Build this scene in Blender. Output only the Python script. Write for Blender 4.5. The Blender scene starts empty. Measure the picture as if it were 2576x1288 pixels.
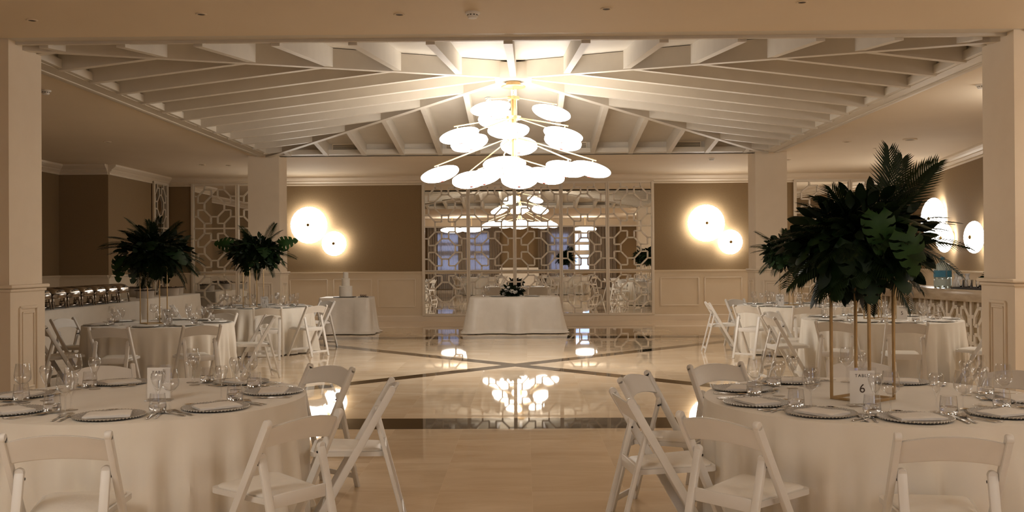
import bpy, bmesh, math, random
from mathutils import Vector, Matrix
PI = math.pi
R_ = random.Random(7)
sc = bpy.context.scene
COL = sc.collection

# ------------------------------------------------------------------ camera
def camera():
    yaw, pitch, roll = .0125, .0042, .0063
    f = 2433.6
    cy, sy = math.cos(yaw), math.sin(yaw); cp, sp = math.cos(pitch), math.sin(pitch); cr, sr = math.cos(roll), math.sin(roll)
    Rz = Matrix(((cy, -sy, 0), (sy, cy, 0), (0, 0, 1)))
    Rx = Matrix(((1, 0, 0), (0, cp, -sp), (0, sp, cp)))
    Ry = Matrix(((cr, 0, sr), (0, 1, 0), (-sr, 0, cr)))
    M = Rz @ Rx @ Ry
    x, y, z = M.col[0], M.col[1], M.col[2]
    W = Matrix(((x[0], z[0], -y[0]), (x[1], z[1], -y[1]), (x[2], z[2], -y[2]))).to_4x4()
    W.translation = (0.138, 0, 1.5)
    cd = bpy.data.cameras.new('camera'); cd.sensor_width = 36; cd.lens = 36 * f / 2576
    cd.clip_start = .05; cd.clip_end = 200
    o = bpy.data.objects.new('camera', cd); COL.objects.link(o); o.matrix_world = W
    sc.camera = o
camera()

# ------------------------------------------------------------------ materials
def mat(name, col, rough=.6, metal=0, **kw):
    m = bpy.data.materials.new(name); m.use_nodes = True
    nt = m.node_tree; b = nt.nodes['Principled BSDF']
    b.inputs['Base Color'].default_value = (*col, 1); b.inputs['Roughness'].default_value = rough
    b.inputs['Metallic'].default_value = metal
    for k, v in kw.items():
        if k in b.inputs: b.inputs[k].default_value = v
    return m
def noisy(name, c1, c2, scale=8, rough=.6, metal=0, bump=0, bscale=None, stretch=(1, 1, 1), detail=4, coord='Object', **kw):
    m = mat(name, c1, rough, metal, **kw); nt = m.node_tree; b = nt.nodes['Principled BSDF']
    tc = nt.nodes.new('ShaderNodeTexCoord'); mp = nt.nodes.new('ShaderNodeMapping'); mp.inputs['Scale'].default_value = stretch
    n = nt.nodes.new('ShaderNodeTexNoise'); n.inputs['Scale'].default_value = scale; n.inputs['Detail'].default_value = detail
    r = nt.nodes.new('ShaderNodeValToRGB'); r.color_ramp.elements[0].position = .35; r.color_ramp.elements[1].position = .65
    r.color_ramp.elements[0].color = (*c1, 1); r.color_ramp.elements[1].color = (*c2, 1)
    L = nt.links.new
    L(tc.outputs[coord], mp.inputs[0]); L(mp.outputs[0], n.inputs[0]); L(n.outputs[0], r.inputs[0]); L(r.outputs[0], b.inputs['Base Color'])
    if bump:
        n2 = nt.nodes.new('ShaderNodeTexNoise'); n2.inputs['Scale'].default_value = bscale or scale * 4; n2.inputs['Detail'].default_value = 3
        bp = nt.nodes.new('ShaderNodeBump'); bp.inputs['Strength'].default_value = bump; bp.inputs['Distance'].default_value = .01
        L(mp.outputs[0], n2.inputs[0]); L(n2.outputs[0], bp.inputs['Height']); L(bp.outputs[0], b.inputs['Normal'])
    return m
def emis(name, col, s):
    m = bpy.data.materials.new(name); m.use_nodes = True; nt = m.node_tree; nt.nodes.clear()
    e = nt.nodes.new('ShaderNodeEmission'); o = nt.nodes.new('ShaderNodeOutputMaterial')
    e.inputs[0].default_value = (*col, 1); e.inputs[1].default_value = s; nt.links.new(e.outputs[0], o.inputs[0]); return m
def glassy(name, tint=(1, 1, 1), refl=1.0):
    m = bpy.data.materials.new(name); m.use_nodes = True; nt = m.node_tree; nt.nodes.clear()
    t = nt.nodes.new('ShaderNodeBsdfTransparent'); t.inputs[0].default_value = (*tint, 1)
    g = nt.nodes.new('ShaderNodeBsdfGlossy'); g.inputs['Roughness'].default_value = .02
    fr = nt.nodes.new('ShaderNodeLayerWeight'); fr.inputs[0].default_value = .5
    pw = nt.nodes.new('ShaderNodeMath'); pw.operation = 'POWER'; pw.inputs[1].default_value = 3.5
    ad = nt.nodes.new('ShaderNodeMath'); ad.operation = 'MULTIPLY_ADD'; ad.inputs[1].default_value = .55 * refl; ad.inputs[2].default_value = .05 * refl
    mx = nt.nodes.new('ShaderNodeMixShader'); o = nt.nodes.new('ShaderNodeOutputMaterial'); L = nt.links.new
    L(fr.outputs['Facing'], pw.inputs[0]); L(pw.outputs[0], ad.inputs[0]); L(ad.outputs[0], mx.inputs[0]); L(t.outputs[0], mx.inputs[1]); L(g.outputs[0], mx.inputs[2]); L(mx.outputs[0], o.inputs[0])
    return m
WARM = (1.0, .80, .58)
m_wall = noisy('taupe_fabric', (.25, .168, .085), (.28, .19, .098), 60, .85, bump=.25, bscale=400)
m_cream = noisy('cream_paint', (.72, .605, .45), (.74, .625, .47), 3, .55)
m_trim = noisy('trim_paint', (.76, .65, .51), (.78, .67, .53), 3, .45)
m_column = noisy('column_plaster', (.80, .68, .53), (.82, .70, .55), 5, .7)
m_ceil = noisy('ceiling_plaster', (.76, .635, .475), (.78, .655, .495), 1.2, .8)
m_raft = noisy('white_rafter_paint', (.64, .575, .485), (.67, .605, .51), 4, .5)
m_lat = noisy('lattice_paint', (.76, .68, .57), (.79, .71, .60), 5, .45)
m_chair = noisy('white_resin', (.76, .73, .69), (.79, .76, .72), 9, .38)
m_pad = noisy('seat_vinyl', (.80, .76, .70), (.83, .79, .73), 14, .5, bump=.1, bscale=60)
m_cloth = noisy('white_tablecloth', (.79, .74, .66), (.82, .77, .69), 5, .8, bump=.15, bscale=9)
m_cloth.node_tree.nodes['Principled BSDF'].inputs['Sheen Weight'].default_value = .25
m_satin = noisy('satin_cloth', (.76, .70, .62), (.80, .74, .66), 6, .42, bump=.2, bscale=14)
m_grey = noisy('grey_linen', (.50, .45, .40), (.54, .49, .43), 7, .8, bump=.1, bscale=30)
m_napkin = noisy('white_linen', (.83, .80, .76), (.86, .83, .79), 12, .8, bump=.3, bscale=40)
m_chrome = mat('polished_steel', (.74, .72, .69), .12, 1)
m_chafe = mat('buffet_steel', (.38, .33, .28), .16, 1)
m_leaf_lit = noisy('monstera_green_lit', (.012, .040, .007), (.020, .055, .011), 7, .5, **{'Specular IOR Level': .2})  # lighter copy of the monstera green: light on facing leaves put into colour
m_steel = mat('cutlery_steel', (.72, .70, .67), .2, 1)
m_gold = noisy('brushed_gold', (.50, .36, .19), (.57, .42, .23), 20, .42, .8)
m_brass = noisy('pale_brass', (.80, .55, .28), (.84, .60, .32), 12, .35, .8)
m_knob = mat('dark_brass', (.35, .22, .08), .3, 1)
m_dark = noisy('black_plastic', (.02, .018, .016), (.035, .03, .027), 12, .4)
m_glass = glassy('clear_glass', (.985, .985, .985), 1.5)
m_water = mat('water', (1, 1, 1), .0, 0, IOR=1.33, **{'Transmission Weight': 1.0})
m_wood = noisy('beech_wood', (.35, .22, .12), (.42, .28, .16), 6, .6, stretch=(1, 8, 1))
m_mirror = mat('mirror_glass', (.86, .84, .80), .0, 1)
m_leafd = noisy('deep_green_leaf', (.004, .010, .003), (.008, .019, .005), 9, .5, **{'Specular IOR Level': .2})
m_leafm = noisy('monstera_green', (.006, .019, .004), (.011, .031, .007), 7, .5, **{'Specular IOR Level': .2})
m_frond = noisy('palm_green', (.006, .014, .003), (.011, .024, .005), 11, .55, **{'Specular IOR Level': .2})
m_cake = noisy('white_icing', (.85, .80, .72), (.88, .83, .75), 9, .5)
m_rose = noisy('white_petal', (.85, .80, .74), (.88, .84, .78), 30, .6)
m_food = noisy('food_pieces', (.10, .05, .03), (.55, .42, .30), 60, .6)
m_paper = noisy('card_paper', (.84, .81, .77), (.86, .83, .79), 20, .7)
m_ink = mat('brown_ink', (.06, .035, .025), .6)
m_blue = mat('blue_bottle', (.62, .80, .88), .05, 0, IOR=1.2, **{'Transmission Weight': .75})
m_bluel = noisy('blue_label', (.03, .16, .26), (.05, .22, .33), 12, .5)
m_frost = mat('frosted_glass', (.85, .82, .80), .35, 0, **{'Transmission Weight': .35})
m_stone = noisy('travertine_slab', (.40, .31, .215), (.50, .40, .29), 4, .18, stretch=(1, 1, 4))
m_vent = mat('vent_shadow', (.08, .06, .045), .7)
m_curtain = noisy('taupe_curtain', (.20, .155, .115), (.24, .19, .14), 30, .85, stretch=(8, 8, 1))
def sheer():
    m = bpy.data.materials.new('sheer_voile'); m.use_nodes = True; nt = m.node_tree; nt.nodes.clear(); L = nt.links.new
    t = nt.nodes.new('ShaderNodeBsdfTransparent'); t.inputs[0].default_value = (.7, .7, .75, 1)
    d = nt.nodes.new('ShaderNodeBsdfTranslucent'); d.inputs[0].default_value = (.36, .34, .36, 1)
    e = nt.nodes.new('ShaderNodeBsdfDiffuse'); e.inputs[0].default_value = (.42, .36, .31, 1)
    a = nt.nodes.new('ShaderNodeMixShader'); a.inputs[0].default_value = .55; b = nt.nodes.new('ShaderNodeMixShader'); b.inputs[0].default_value = .07
    o = nt.nodes.new('ShaderNodeOutputMaterial')
    L(d.outputs[0], a.inputs[1]); L(e.outputs[0], a.inputs[2]); L(a.outputs[0], b.inputs[1]); L(t.outputs[0], b.inputs[2]); L(b.outputs[0], o.inputs[0]); return m
m_sheer = sheer()
LAMP = 4.0
m_shade = emis('lit_shade', (1.0, .945, .87), LAMP)
m_sconce = emis('lit_sconce_shade', (1.0, .935, .84), 4.6)
m_pend = emis('lit_pendant_shade', (1.0, .94, .86), 3.3)
m_rib = emis('shade_seam', (1.0, .86, .70), .30)
m_red = mat('red_finial', (.30, .05, .03), .4)

def board_mat(name, axis):
    m = noisy(name, (.60, .54, .455), (.63, .57, .48), 3, .55); nt = m.node_tree; b = nt.nodes['Principled BSDF']; L = nt.links.new
    g = nt.nodes.new('ShaderNodeNewGeometry'); s = nt.nodes.new('ShaderNodeSeparateXYZ'); L(g.outputs['Position'], s.inputs[0])
    w = nt.nodes.new('ShaderNodeMath'); w.operation = 'MULTIPLY'; w.inputs[1].default_value = 9.0; L(s.outputs[axis], w.inputs[0])
    f = nt.nodes.new('ShaderNodeMath'); f.operation = 'FRACT'; L(w.outputs[0], f.inputs[0])
    c = nt.nodes.new('ShaderNodeMath'); c.operation = 'GREATER_THAN'; c.inputs[1].default_value = .14; L(f.outputs[0], c.inputs[0])
    bp = nt.nodes.new('ShaderNodeBump'); bp.inputs['Strength'].default_value = .5; bp.inputs['Distance'].default_value = .01
    L(c.outputs[0], bp.inputs['Height']); L(bp.outputs[0], b.inputs['Normal']); return m
m_board_x = board_mat('boarding_x', 0); m_board_y = board_mat('boarding_y', 1)

def glitter():
    m = noisy('silver_glitter', (.36, .335, .31), (.80, .77, .72), 230, .45, .25, bump=.9, bscale=420, detail=1)
    return m
m_glit = glitter()

YC = 13.82
def floor_mat():
    m = bpy.data.materials.new('polished_travertine'); m.use_nodes = True; nt = m.node_tree; b = nt.nodes['Principled BSDF']; L = nt.links.new
    g = nt.nodes.new('ShaderNodeNewGeometry'); s = nt.nodes.new('ShaderNodeSeparateXYZ'); L(g.outputs['Position'], s.inputs[0])
    def mth(op, a, b_=None, c=None):
        n = nt.nodes.new('ShaderNodeMath'); n.operation = op
        for i, v in enumerate((a, b_, c)):
            if v is None: continue
            if isinstance(v, (int, float)): n.inputs[i].default_value = v
            else: L(v, n.inputs[i])
        return n.outputs[0]
    X, Y = s.outputs[0], s.outputs[1]
    y0 = mth('SUBTRACT', Y, YC)
    ax, ay = mth('ABSOLUTE', X), mth('ABSOLUTE', y0)
    def band(v, c, h): return mth('LESS_THAN', mth('ABSOLUTE', mth('SUBTRACT', v, c)), h)
    mx = mth('MAXIMUM', ax, ay)
    ring = band(mx, 4.92, .29)
    by = band(ay, 4.92, .29)
    inside = mth('LESS_THAN', mx, 4.7)
    diag = mth('MULTIPLY', mth('LESS_THAN', mth('ABSOLUTE', mth('SUBTRACT', ax, ay)), .195), inside)
    dark = mth('MAXIMUM', mth('MAXIMUM', ring, by), diag)
    # tile ids
    tx = mth('FLOOR', mth('DIVIDE', mth('ADD', X, 100.02), .60)); ty = mth('FLOOR', mth('DIVIDE', mth('ADD', Y, .03), .90))
    cx = nt.nodes.new('ShaderNodeCombineXYZ'); L(tx, cx.inputs[0]); L(ty, cx.inputs[1])
    wn = nt.nodes.new('ShaderNodeTexWhiteNoise'); L(cx.outputs[0], wn.inputs[0])
    mp = nt.nodes.new('ShaderNodeMapping'); mp.inputs['Scale'].default_value = (.9, 2.4, 1)
    vadd = nt.nodes.new('ShaderNodeVectorMath'); vadd.operation = 'ADD'; L(g.outputs['Position'], vadd.inputs[0]); L(wn.outputs['Color'], vadd.inputs[1]); L(vadd.outputs[0], mp.inputs[0])
    n = nt.nodes.new('ShaderNodeTexNoise'); n.inputs['Scale'].default_value = 1.0; n.inputs['Detail'].default_value = 9; n.inputs['Roughness'].default_value = .66; n.inputs['Distortion'].default_value = .5
    L(mp.outputs[0], n.inputs[0])
    r = nt.nodes.new('ShaderNodeValToRGB'); r.color_ramp.elements[0].position = .28; r.color_ramp.elements[1].position = .7
    r.color_ramp.elements[0].color = (.68, .51, .34, 1); r.color_ramp.elements[1].color = (.90, .74, .55, 1)
    L(n.outputs[0], r.inputs[0])
    tv = mth('MULTIPLY_ADD', wn.outputs[0], .16, .92)
    mixv = nt.nodes.new('ShaderNodeVectorMath'); mixv.operation = 'SCALE'; L(r.outputs[0], mixv.inputs[0]); L(tv, mixv.inputs['Scale'])
    # joints
    fx = mth('ABSOLUTE', mth('SUBTRACT', mth('FRACT', mth('DIVIDE', mth('ADD', X, 100.02), .60)), .5))
    fy = mth('ABSOLUTE', mth('SUBTRACT', mth('FRACT', mth('DIVIDE', mth('ADD', Y, .03), .90)), .5))
    jn = mth('MAXIMUM', mth('GREATER_THAN', fx, .4975), mth('GREATER_THAN', fy, .4985))
    c1 = nt.nodes.new('ShaderNodeMixRGB'); c1.inputs[2].default_value = (.90, .74, .55, 1); L(mth('MULTIPLY', jn, .55), c1.inputs[0]); L(mixv.outputs[0], c1.inputs[1])
    r2 = nt.nodes.new('ShaderNodeValToRGB'); r2.color_ramp.elements[0].color = (.030, .020, .012, 1); r2.color_ramp.elements[1].color = (.060, .042, .026, 1); L(n.outputs[0], r2.inputs[0])
    c2 = nt.nodes.new('ShaderNodeMixRGB'); L(dark, c2.inputs[0]); L(c1.outputs[0], c2.inputs[1]); L(r2.outputs[0], c2.inputs[2])
    L(c2.outputs[0], b.inputs['Base Color']); b.inputs['Roughness'].default_value = .025; b.inputs['IOR'].default_value = 1.62
    bn = nt.nodes.new('ShaderNodeBump'); bn.inputs['Strength'].default_value = .006; n3 = nt.nodes.new('ShaderNodeTexNoise'); n3.inputs['Scale'].default_value = 1.3
    L(g.outputs['Position'], n3.inputs[0]); L(n3.outputs[0], bn.inputs['Height']); L(bn.outputs[0], b.inputs['Normal'])
    return m
m_floor = floor_mat()

# ------------------------------------------------------------------ mesh helpers
def box(bm, c, s, rot=None, bev=0, seg=2):
    r = bmesh.ops.create_cube(bm, size=1)
    vs = r['verts']
    for v in vs: v.co = Vector((v.co.x * s[0], v.co.y * s[1], v.co.z * s[2]))
    if bev:
        es = list({e for v in vs for e in v.link_edges})
        rb = bmesh.ops.bevel(bm, geom=es, offset=bev, segments=seg, affect='EDGES', profile=.5)
        vs = list({v for f in rb['faces'] for v in f.verts} | {v for v in vs if v.is_valid})
    M = Matrix.Translation(c)
    if rot is not None: M = M @ (rot if isinstance(rot, Matrix) else Matrix.Rotation(rot, 4, 'Z'))
    for v in vs: v.co = M @ v.co
    return vs
def frame_to(p0, p1, up=(0, 0, 1)):
    y = (Vector(p1) - Vector(p0)); L = y.length; y.normalize(); x = y.cross(Vector(up))
    if x.length < 1e-5: x = y.cross(Vector((1, 0, 0)))
    x.normalize(); z = x.cross(y)
    M = Matrix((x, y, z)).transposed().to_4x4(); return M, L
def bar(bm, p0, p1, w, d, up=(0, 0, 1), bev=0):
    M, L = frame_to(p0, p1, up)
    return box(bm, (Vector(p0) + Vector(p1)) / 2, (w, L, d), M, bev)
def tube(bm, p0, p1, r, n=8):
    M, L = frame_to(p0, p1)
    r_ = bmesh.ops.create_cone(bm, cap_ends=True, segments=n, radius1=r, radius2=r, depth=L)
    T = Matrix.Translation((Vector(p0) + Vector(p1)) / 2) @ M @ Matrix.Rotation(PI / 2, 4, 'X')
    for v in r_['verts']: v.co = T @ v.co
def lathe(bm, prof, n=24, c=(0, 0, 0), M=None, rfun=None):
    rings = []
    for (r, z) in prof:
        if r < 1e-6: rings.append([bm.verts.new((c[0], c[1], c[2] + z))])
        else:
            rings.append([bm.verts.new((c[0] + r * (rfun(2 * PI * i / n, r) if rfun else 1) * math.cos(2 * PI * i / n), c[1] + r * (rfun(2 * PI * i / n, r) if rfun else 1) * math.sin(2 * PI * i / n), c[2] + z)) for i in range(n)])
    for a, b in zip(rings, rings[1:]):
        for i in range(n):
            j = (i + 1) % n
            if len(a) == 1 and len(b) == 1: continue
            if len(a) == 1: f = (a[0], b[j], b[i])
            elif len(b) == 1: f = (a[i], a[j], b[0])
            else: f = (a[i], a[j], b[j], b[i])
            try: bm.faces.new(f)
            except ValueError: pass
    if M is not None:
        for rg in rings:
            for v in rg: v.co = M @ v.co
    return rings
def finish(bm, name, m, smooth=True, ang=35):
    bmesh.ops.recalc_face_normals(bm, faces=bm.faces)
    me = bpy.data.meshes.new(name); bm.to_mesh(me); bm.free()
    for x in (m if isinstance(m, (list, tuple)) else [m]): me.materials.append(x)
    if smooth:
        me.shade_smooth()
        try: me.set_sharp_from_angle(angle=math.radians(ang))
        except Exception: pass
    return me
def obj(name, me, parent=None, loc=(0, 0, 0), rot=None):
    o = bpy.data.objects.new(name, me); COL.objects.link(o)
    if parent is not None: o.parent = parent
    o.location = loc
    if rot is not None: o.rotation_euler = rot if not isinstance(rot, (int, float)) else (0, 0, rot)
    return o
def tag(o, label=None, cat=None, group=None, kind=None):
    if label: o['label'] = label
    if cat: o['category'] = cat
    if group: o['group'] = group
    if kind: o['kind'] = kind
    return o
def thing(name, label, cat, loc=(0, 0, 0), rz=0, group=None):
    o = bpy.data.objects.new(name, None); COL.objects.link(o); o.location = loc; o.rotation_euler = (0, 0, rz); o.empty_display_size = .1
    return tag(o, label, cat, group)
def struct(name, me, label=None, loc=(0, 0, 0)):
    return tag(obj(name, me, None, loc), label, None, None, 'structure')
def copy_tree(o, parent=None):
    c = o.copy(); COL.objects.link(c); c.parent = parent
    for ch in list(o.children): copy_tree(ch, c)
    return c
def quad_mesh(pts, name, m, smooth=False):
    bm = bmesh.new(); bm.faces.new([bm.verts.new(p) for p in pts]); return finish(bm, name, m, smooth)
def B(c, s, bev=0, name='box', m=None, rot=None):
    bm = bmesh.new(); box(bm, c, s, rot, bev); return finish(bm, name, m)

# ------------------------------------------------------------------ room shell
ZC = 3.575; YB = 23.77; XL = -9.70; XC = -8.65; YJ = 20.35; YR = -2.4
def xr(y): return 9.65 - (YB - y) * .172
bm = bmesh.new(); box(bm, (0, 10.5, -.05), (22, 28, .1)); struct('floor', finish(bm, 'floor', m_floor, False), 'polished beige travertine floor with dark brown crossing inlay bands')
# ceiling with square opening
O = 4.98
bm = bmesh.new()
for x0, x1, y0, y1 in ((-10.4, 10.4, YR - .3, YC - O), (-10.4, 10.4, YC + O, YB + .4), (-10.4, -O, YC - O, YC + O), (O, 10.4, YC - O, YC + O)):
    box(bm, ((x0 + x1) / 2, (y0 + y1) / 2, ZC + .1), (x1 - x0, y1 - y0, .2))
struct('ceiling', finish(bm, 'ceiling', m_ceil, False), 'low flat plastered ceiling around the raised timber roof')
def seg_wall(name, p0, p1, z0, z1, m, t=.1, side=1, label=None):
    d = Vector((p1[0] - p0[0], p1[1] - p0[1], 0)); L = d.length; a = math.atan2(d.y, d.x); n = Vector((-d.y, d.x, 0)).normalized() * side
    c = Vector(((p0[0] + p1[0]) / 2, (p0[1] + p1[1]) / 2, (z0 + z1) / 2)) + n * t / 2
    bm = bmesh.new(); box(bm, c, (L, t, z1 - z0), a); return struct(name, finish(bm, name, m, False), label)
# wall segments (p0 -> p1), inward side is opposite to 'n*side'
segs = [('wall_back', (-8.65, YB), (9.65, YB), 1), ('wall_left', (XL, YR), (XL, YJ), 1), ('wall_left_return', (XL, YJ), (XC, YJ), 1), ('wall_left_far', (XC, YJ + .12), (XC, YB), 1),
        ('wall_right', (9.65, YB), (xr(10), 10), 1), ('wall_right_near', (xr(10), 10), (xr(10), YR), 1)]
for nm, p0, p1, sd in segs:
    seg_wall(nm, p0, p1, 0, 3.72, m_wall, .12, sd)
# wainscot, caps, crown and baseboards per segment
tn = [0]
def trim(me, label=None):
    tn[0] += 1; return struct('trim_%d' % tn[0], me, label)
def rail(bm, p0, p1, prof, flip=1):
    """extrude profile (offset into the room, z) along a wall line"""
    d = Vector((p1[0] - p0[0], p1[1] - p0[1], 0)); n = Vector((d.y, -d.x, 0)).normalized() * flip
    rows = []
    for p in (p0, p1):
        rows.append([bm.verts.new((p[0] + n.x * o, p[1] + n.y * o, z)) for o, z in prof])
    k = len(prof)
    for i in range(k - 1): bm.faces.new((rows[0][i], rows[1][i], rows[1][i + 1], rows[0][i + 1]))
    for rr in rows: bm.faces.new(rr)
CAPP = [(0, 1.17), (.03, 1.17), (.03, 1.185), (.042, 1.195), (.042, 1.205), (.06, 1.21), (.06, 1.235), (0, 1.235)]
BASEP = [(0, 0), (.045, 0), (.045, .125), (.03, .15), (0, .15)]
CRP = [(0, 3.36), (.03, 3.365), (.035, 3.39), (.02, 3.40), (.05, 3.43), (.075, 3.455), (.07, 3.47), (.12, 3.50), (.16, 3.535), (.165, 3.56), (.165, 3.58), (0, 3.58)]
WP = [(0, .0), (.012, .0), (.012, 1.18), (0, 1.18)]
rails = [('back', (-8.65, YB), (9.65, YB)), ('left', (XL, YR), (XL, YJ)), ('left_return', (XL, YJ), (XC, YJ)), ('left_far', (XC, YJ), (XC, YB)),
         ('right', (9.65, YB), (xr(10), 10)), ('right_near', (xr(10), 10), (xr(10), YR))]
for nm, p0, p1 in rails:
    bm = bmesh.new(); rail(bm, p0, p1, CRP); trim(finish(bm, 'crown_moulding', m_trim, False), 'stepped cream crown moulding along the %s wall' % nm.replace('_', ' '))
    bm = bmesh.new(); rail(bm, p0, p1, WP); rail(bm, p0, p1, CAPP); trim(finish(bm, 'wainscot', m_cream, False), 'cream panelled wainscot with cap rail on the %s wall' % nm.replace('_', ' '))
    bm = bmesh.new(); rail(bm, p0, p1, BASEP); struct('baseboard_%s' % nm, finish(bm, 'baseboard', m_trim, False))
def panel(p0, p1, z0, z1, o=.012, w=.03):
    """raised picture-frame moulding on a wall between p0 and p1"""
    d = Vector((p1[0] - p0[0], p1[1] - p0[1], 0)); n = Vector((d.y, -d.x, 0)).normalized(); bm = bmesh.new()
    def P(p, z): return Vector((p[0], p[1], z)) + n * (o + .006)
    a, b = P(p0, z0), P(p1, z0); c, e = P(p1, z1), P(p0, z1)
    for q0, q1 in ((a, b), (b, c), (c, e), (e, a)):
        bar(bm, q0, q1, w, .036, n, .006)
    return trim(finish(bm, 'panel_moulding', m_trim))
def wallpanels(a, b, y, gap=.16, n=3, z0=.37, z1=1.045):
    W = (b - a - gap * (n + 1)) / n
    for i in range(n):
        x = a + gap + i * (W + gap); panel((x, y), (x + W, y), z0, z1)
for a, b in ((-5.63, -4.71), (-4.55, -3.62), (-3.46, -2.54), (3.48, 4.41), (4.56, 5.46), (5.62, 6.5)):
    panel((a, YB), (b, YB), .37, 1.045)
# columns
def column(cx, cy, w, label):
    bm = bmesh.new(); h = w / 2
    box(bm, (cx, cy, ZC / 2 + .02), (w, w, ZC + .04))
    W = w + .035
    box(bm, (cx, cy, .63), (W, W, 1.22))
    box(bm, (cx, cy, 1.245), (W + .03, W + .03, .03), None, .008)
    box(bm, (cx, cy, 1.28), (W + .075, W + .075, .036), None, .014)
    box(bm, (cx, cy, .07), (W + .05, W + .05, .14), None, .01)
    for k in range(4):
        a = k * PI / 2; n = Vector((math.cos(a), math.sin(a), 0)); t = Vector((-n.y, n.x, 0)); c0 = Vector((cx, cy, 0)) + n * (W / 2 + .004)
        for e, wd, dp in ((.165, .03, .022), (.115, .018, .014)):
            z0, z1 = .27 + (.165 - e), 1.08 - (.165 - e)
            q = [c0 + t * e * .95 + Vector((0, 0, z0)), c0 + t * e * .95 + Vector((0, 0, z1)), c0 - t * e * .95 + Vector((0, 0, z1)), c0 - t * e * .95 + Vector((0, 0, z0))]
            for i in range(4): bar(bm, q[i], q[(i + 1) % 4], wd, dp, n, .004)
    struct('column', finish(bm, 'column', m_column, True, 30), label)
A, CW = 4.62, .61
column(-A - CW / 2, 8.88 + CW / 2, CW, 'square cream column at the left edge, nearest the viewer')
column(A + CW / 2, 8.88 + CW / 2, CW, 'square cream column at the right edge, nearest the viewer')
column(-A - CW / 2, 18.76 + CW / 2, CW, 'square cream column at the back left of the hall')
column(A + CW / 2, 18.76 + CW / 2, CW, 'square cream column at the back right of the hall')
# coffer edge: flat border + small outer strip
bm = bmesh.new()
for s in (-1, 1):
    box(bm, (s * 4.85, YC, 3.60), (.26, 9.96, .09)); box(bm, (0, YC + s * (4.85 if s > 0 else 4.82), 3.60 if s > 0 else 3.621), (9.44, .26 if s > 0 else .33, .09))
    box(bm, (s * 5.02, YC, 3.562), (.09, 10.13, .035), None, .006); box(bm, (0, YC + 5.02, 3.562), (9.95, .09, .035), None, .006)
trim(finish(bm, 'coffer_border', m_raft), 'white border framing the raised timber roof')
# roof boards + rafters
def zb(u): return 4.104 - .122 * u
TH = .235
for i, (sx, sy) in enumerate(((0, 1), (0, -1), (1, 0), (-1, 0))):
    E = 5.0; z1 = zb(E) + TH; ap = (0, YC, zb(0) + TH)
    if sx == 0: a, b = (-E, YC + sy * E, z1), (E, YC + sy * E, z1)
    else: a, b = (sx * E, YC - E, z1), (sx * E, YC + E, z1)
    bm = bmesh.new(); v = [bm.verts.new(p) for p in (a, b, ap)]; f = bm.faces.new(v)
    bm.normal_update()
    w = [bm.verts.new(Vector(p) + Vector((0, 0, .06))) for p in (a, b, ap)]; bm.faces.new(w)
    for k in range(3): bm.faces.new((v[k], v[(k + 1) % 3], w[(k + 1) % 3], w[k]))
    trim(finish(bm, 'roof_boarding', m_board_y if sx == 0 else m_board_x, False), 'white boarded slope of the raised roof, %s side' % ['far', 'near', 'right', 'left'][i])
def rafter(p, q, w=.085, d=TH, label='white timber rafter of the raised roof', z=True):
    bm = bmesh.new(); P, Q = Vector(p), Vector(q); dr = (Q - P); s = Vector((dr.y, -dr.x, 0)).normalized() * w / 2
    v = []
    for X in (P, Q):
        for sg in (-1, 1):
            for h in (0, d): v.append(bm.verts.new(X + s * sg + Vector((0, 0, h))))
    for f in ((0, 1, 3, 2), (4, 6, 7, 5), (0, 2, 6, 4), (1, 5, 7, 3), (0, 4, 5, 1), (2, 3, 7, 6)): bm.faces.new([v[i] for i in f])
    o = struct('rafter', finish(bm, 'rafter', m_raft, False), label); o['group'] = 'roof rafters'
EU = 4.76
for k in range(-6, 7):
    x = k * .73
    for s in (-1, 1):
        u1 = max(abs(x), .22)
        rafter((x, YC + s * u1, zb(u1) + .004), (x, YC + s * EU, zb(EU) + .004))
        rafter((s * u1, YC + x, zb(u1) + .004), (s * EU, YC + x, zb(EU) + .004))
for sx in (-1, 1):
    for sy in (-1, 1):
        rafter((sx * .1, YC + sy * .1, zb(.1) - .012), (sx * 4.8, YC + sy * 4.8, zb(4.8) - .012), .10, TH, 'white hip rafter running to a corner of the raised roof')
bm = bmesh.new(); box(bm, (0, YC, zb(0) + .06), (.52, .52, .24), None, .01); trim(finish(bm, 'roof_apex_block', m_raft), 'white block where the roof rafters meet')
# infill between rafters at the eaves, with vents
bm = bmesh.new()
for s in (-1, 1):
    box(bm, (s * 4.80, YC, 3.72), (.03, 9.6, .34)); box(bm, (0, YC + s * 4.80, 3.72), (9.6, .03, .34))
trim(finish(bm, 'eave_infill', m_raft, False), 'white vertical infill between the rafter ends')
def vent_mesh():
    bm = bmesh.new(); W, H = .50, .155
    for a, b in (((-W / 2, 0, 0), (W / 2, 0, 0)), ((-W / 2, 0, H), (W / 2, 0, H))): bar(bm, a, b, .012, .022)
    for x in (-W / 2, W / 2): bar(bm, (x, 0, 0), (x, 0, H), .022, .012)
    f = finish(bm, 'vent_frame', m_trim)
    bm = bmesh.new(); box(bm, (0, .008, H / 2), (W, .006, H)); bk = finish(bm, 'vent_back', m_vent)
    bm = bmesh.new()
    for i in range(8): box(bm, (0, 0, .012 + i * .019), (W, .016, .005), Matrix.Rotation(.6, 4, 'X'))
    return f, bk, finish(bm, 'vent_slats', m_trim)
vf, vb, vs = vent_mesh()
side_n = {(0, 1): 'far', (0, -1): 'near', (1, 0): 'right', (-1, 0): 'left'}
pos_n = {-4.5: 'first', -1.5: 'second', 1.5: 'third', 4.5: 'fourth'}
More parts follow.
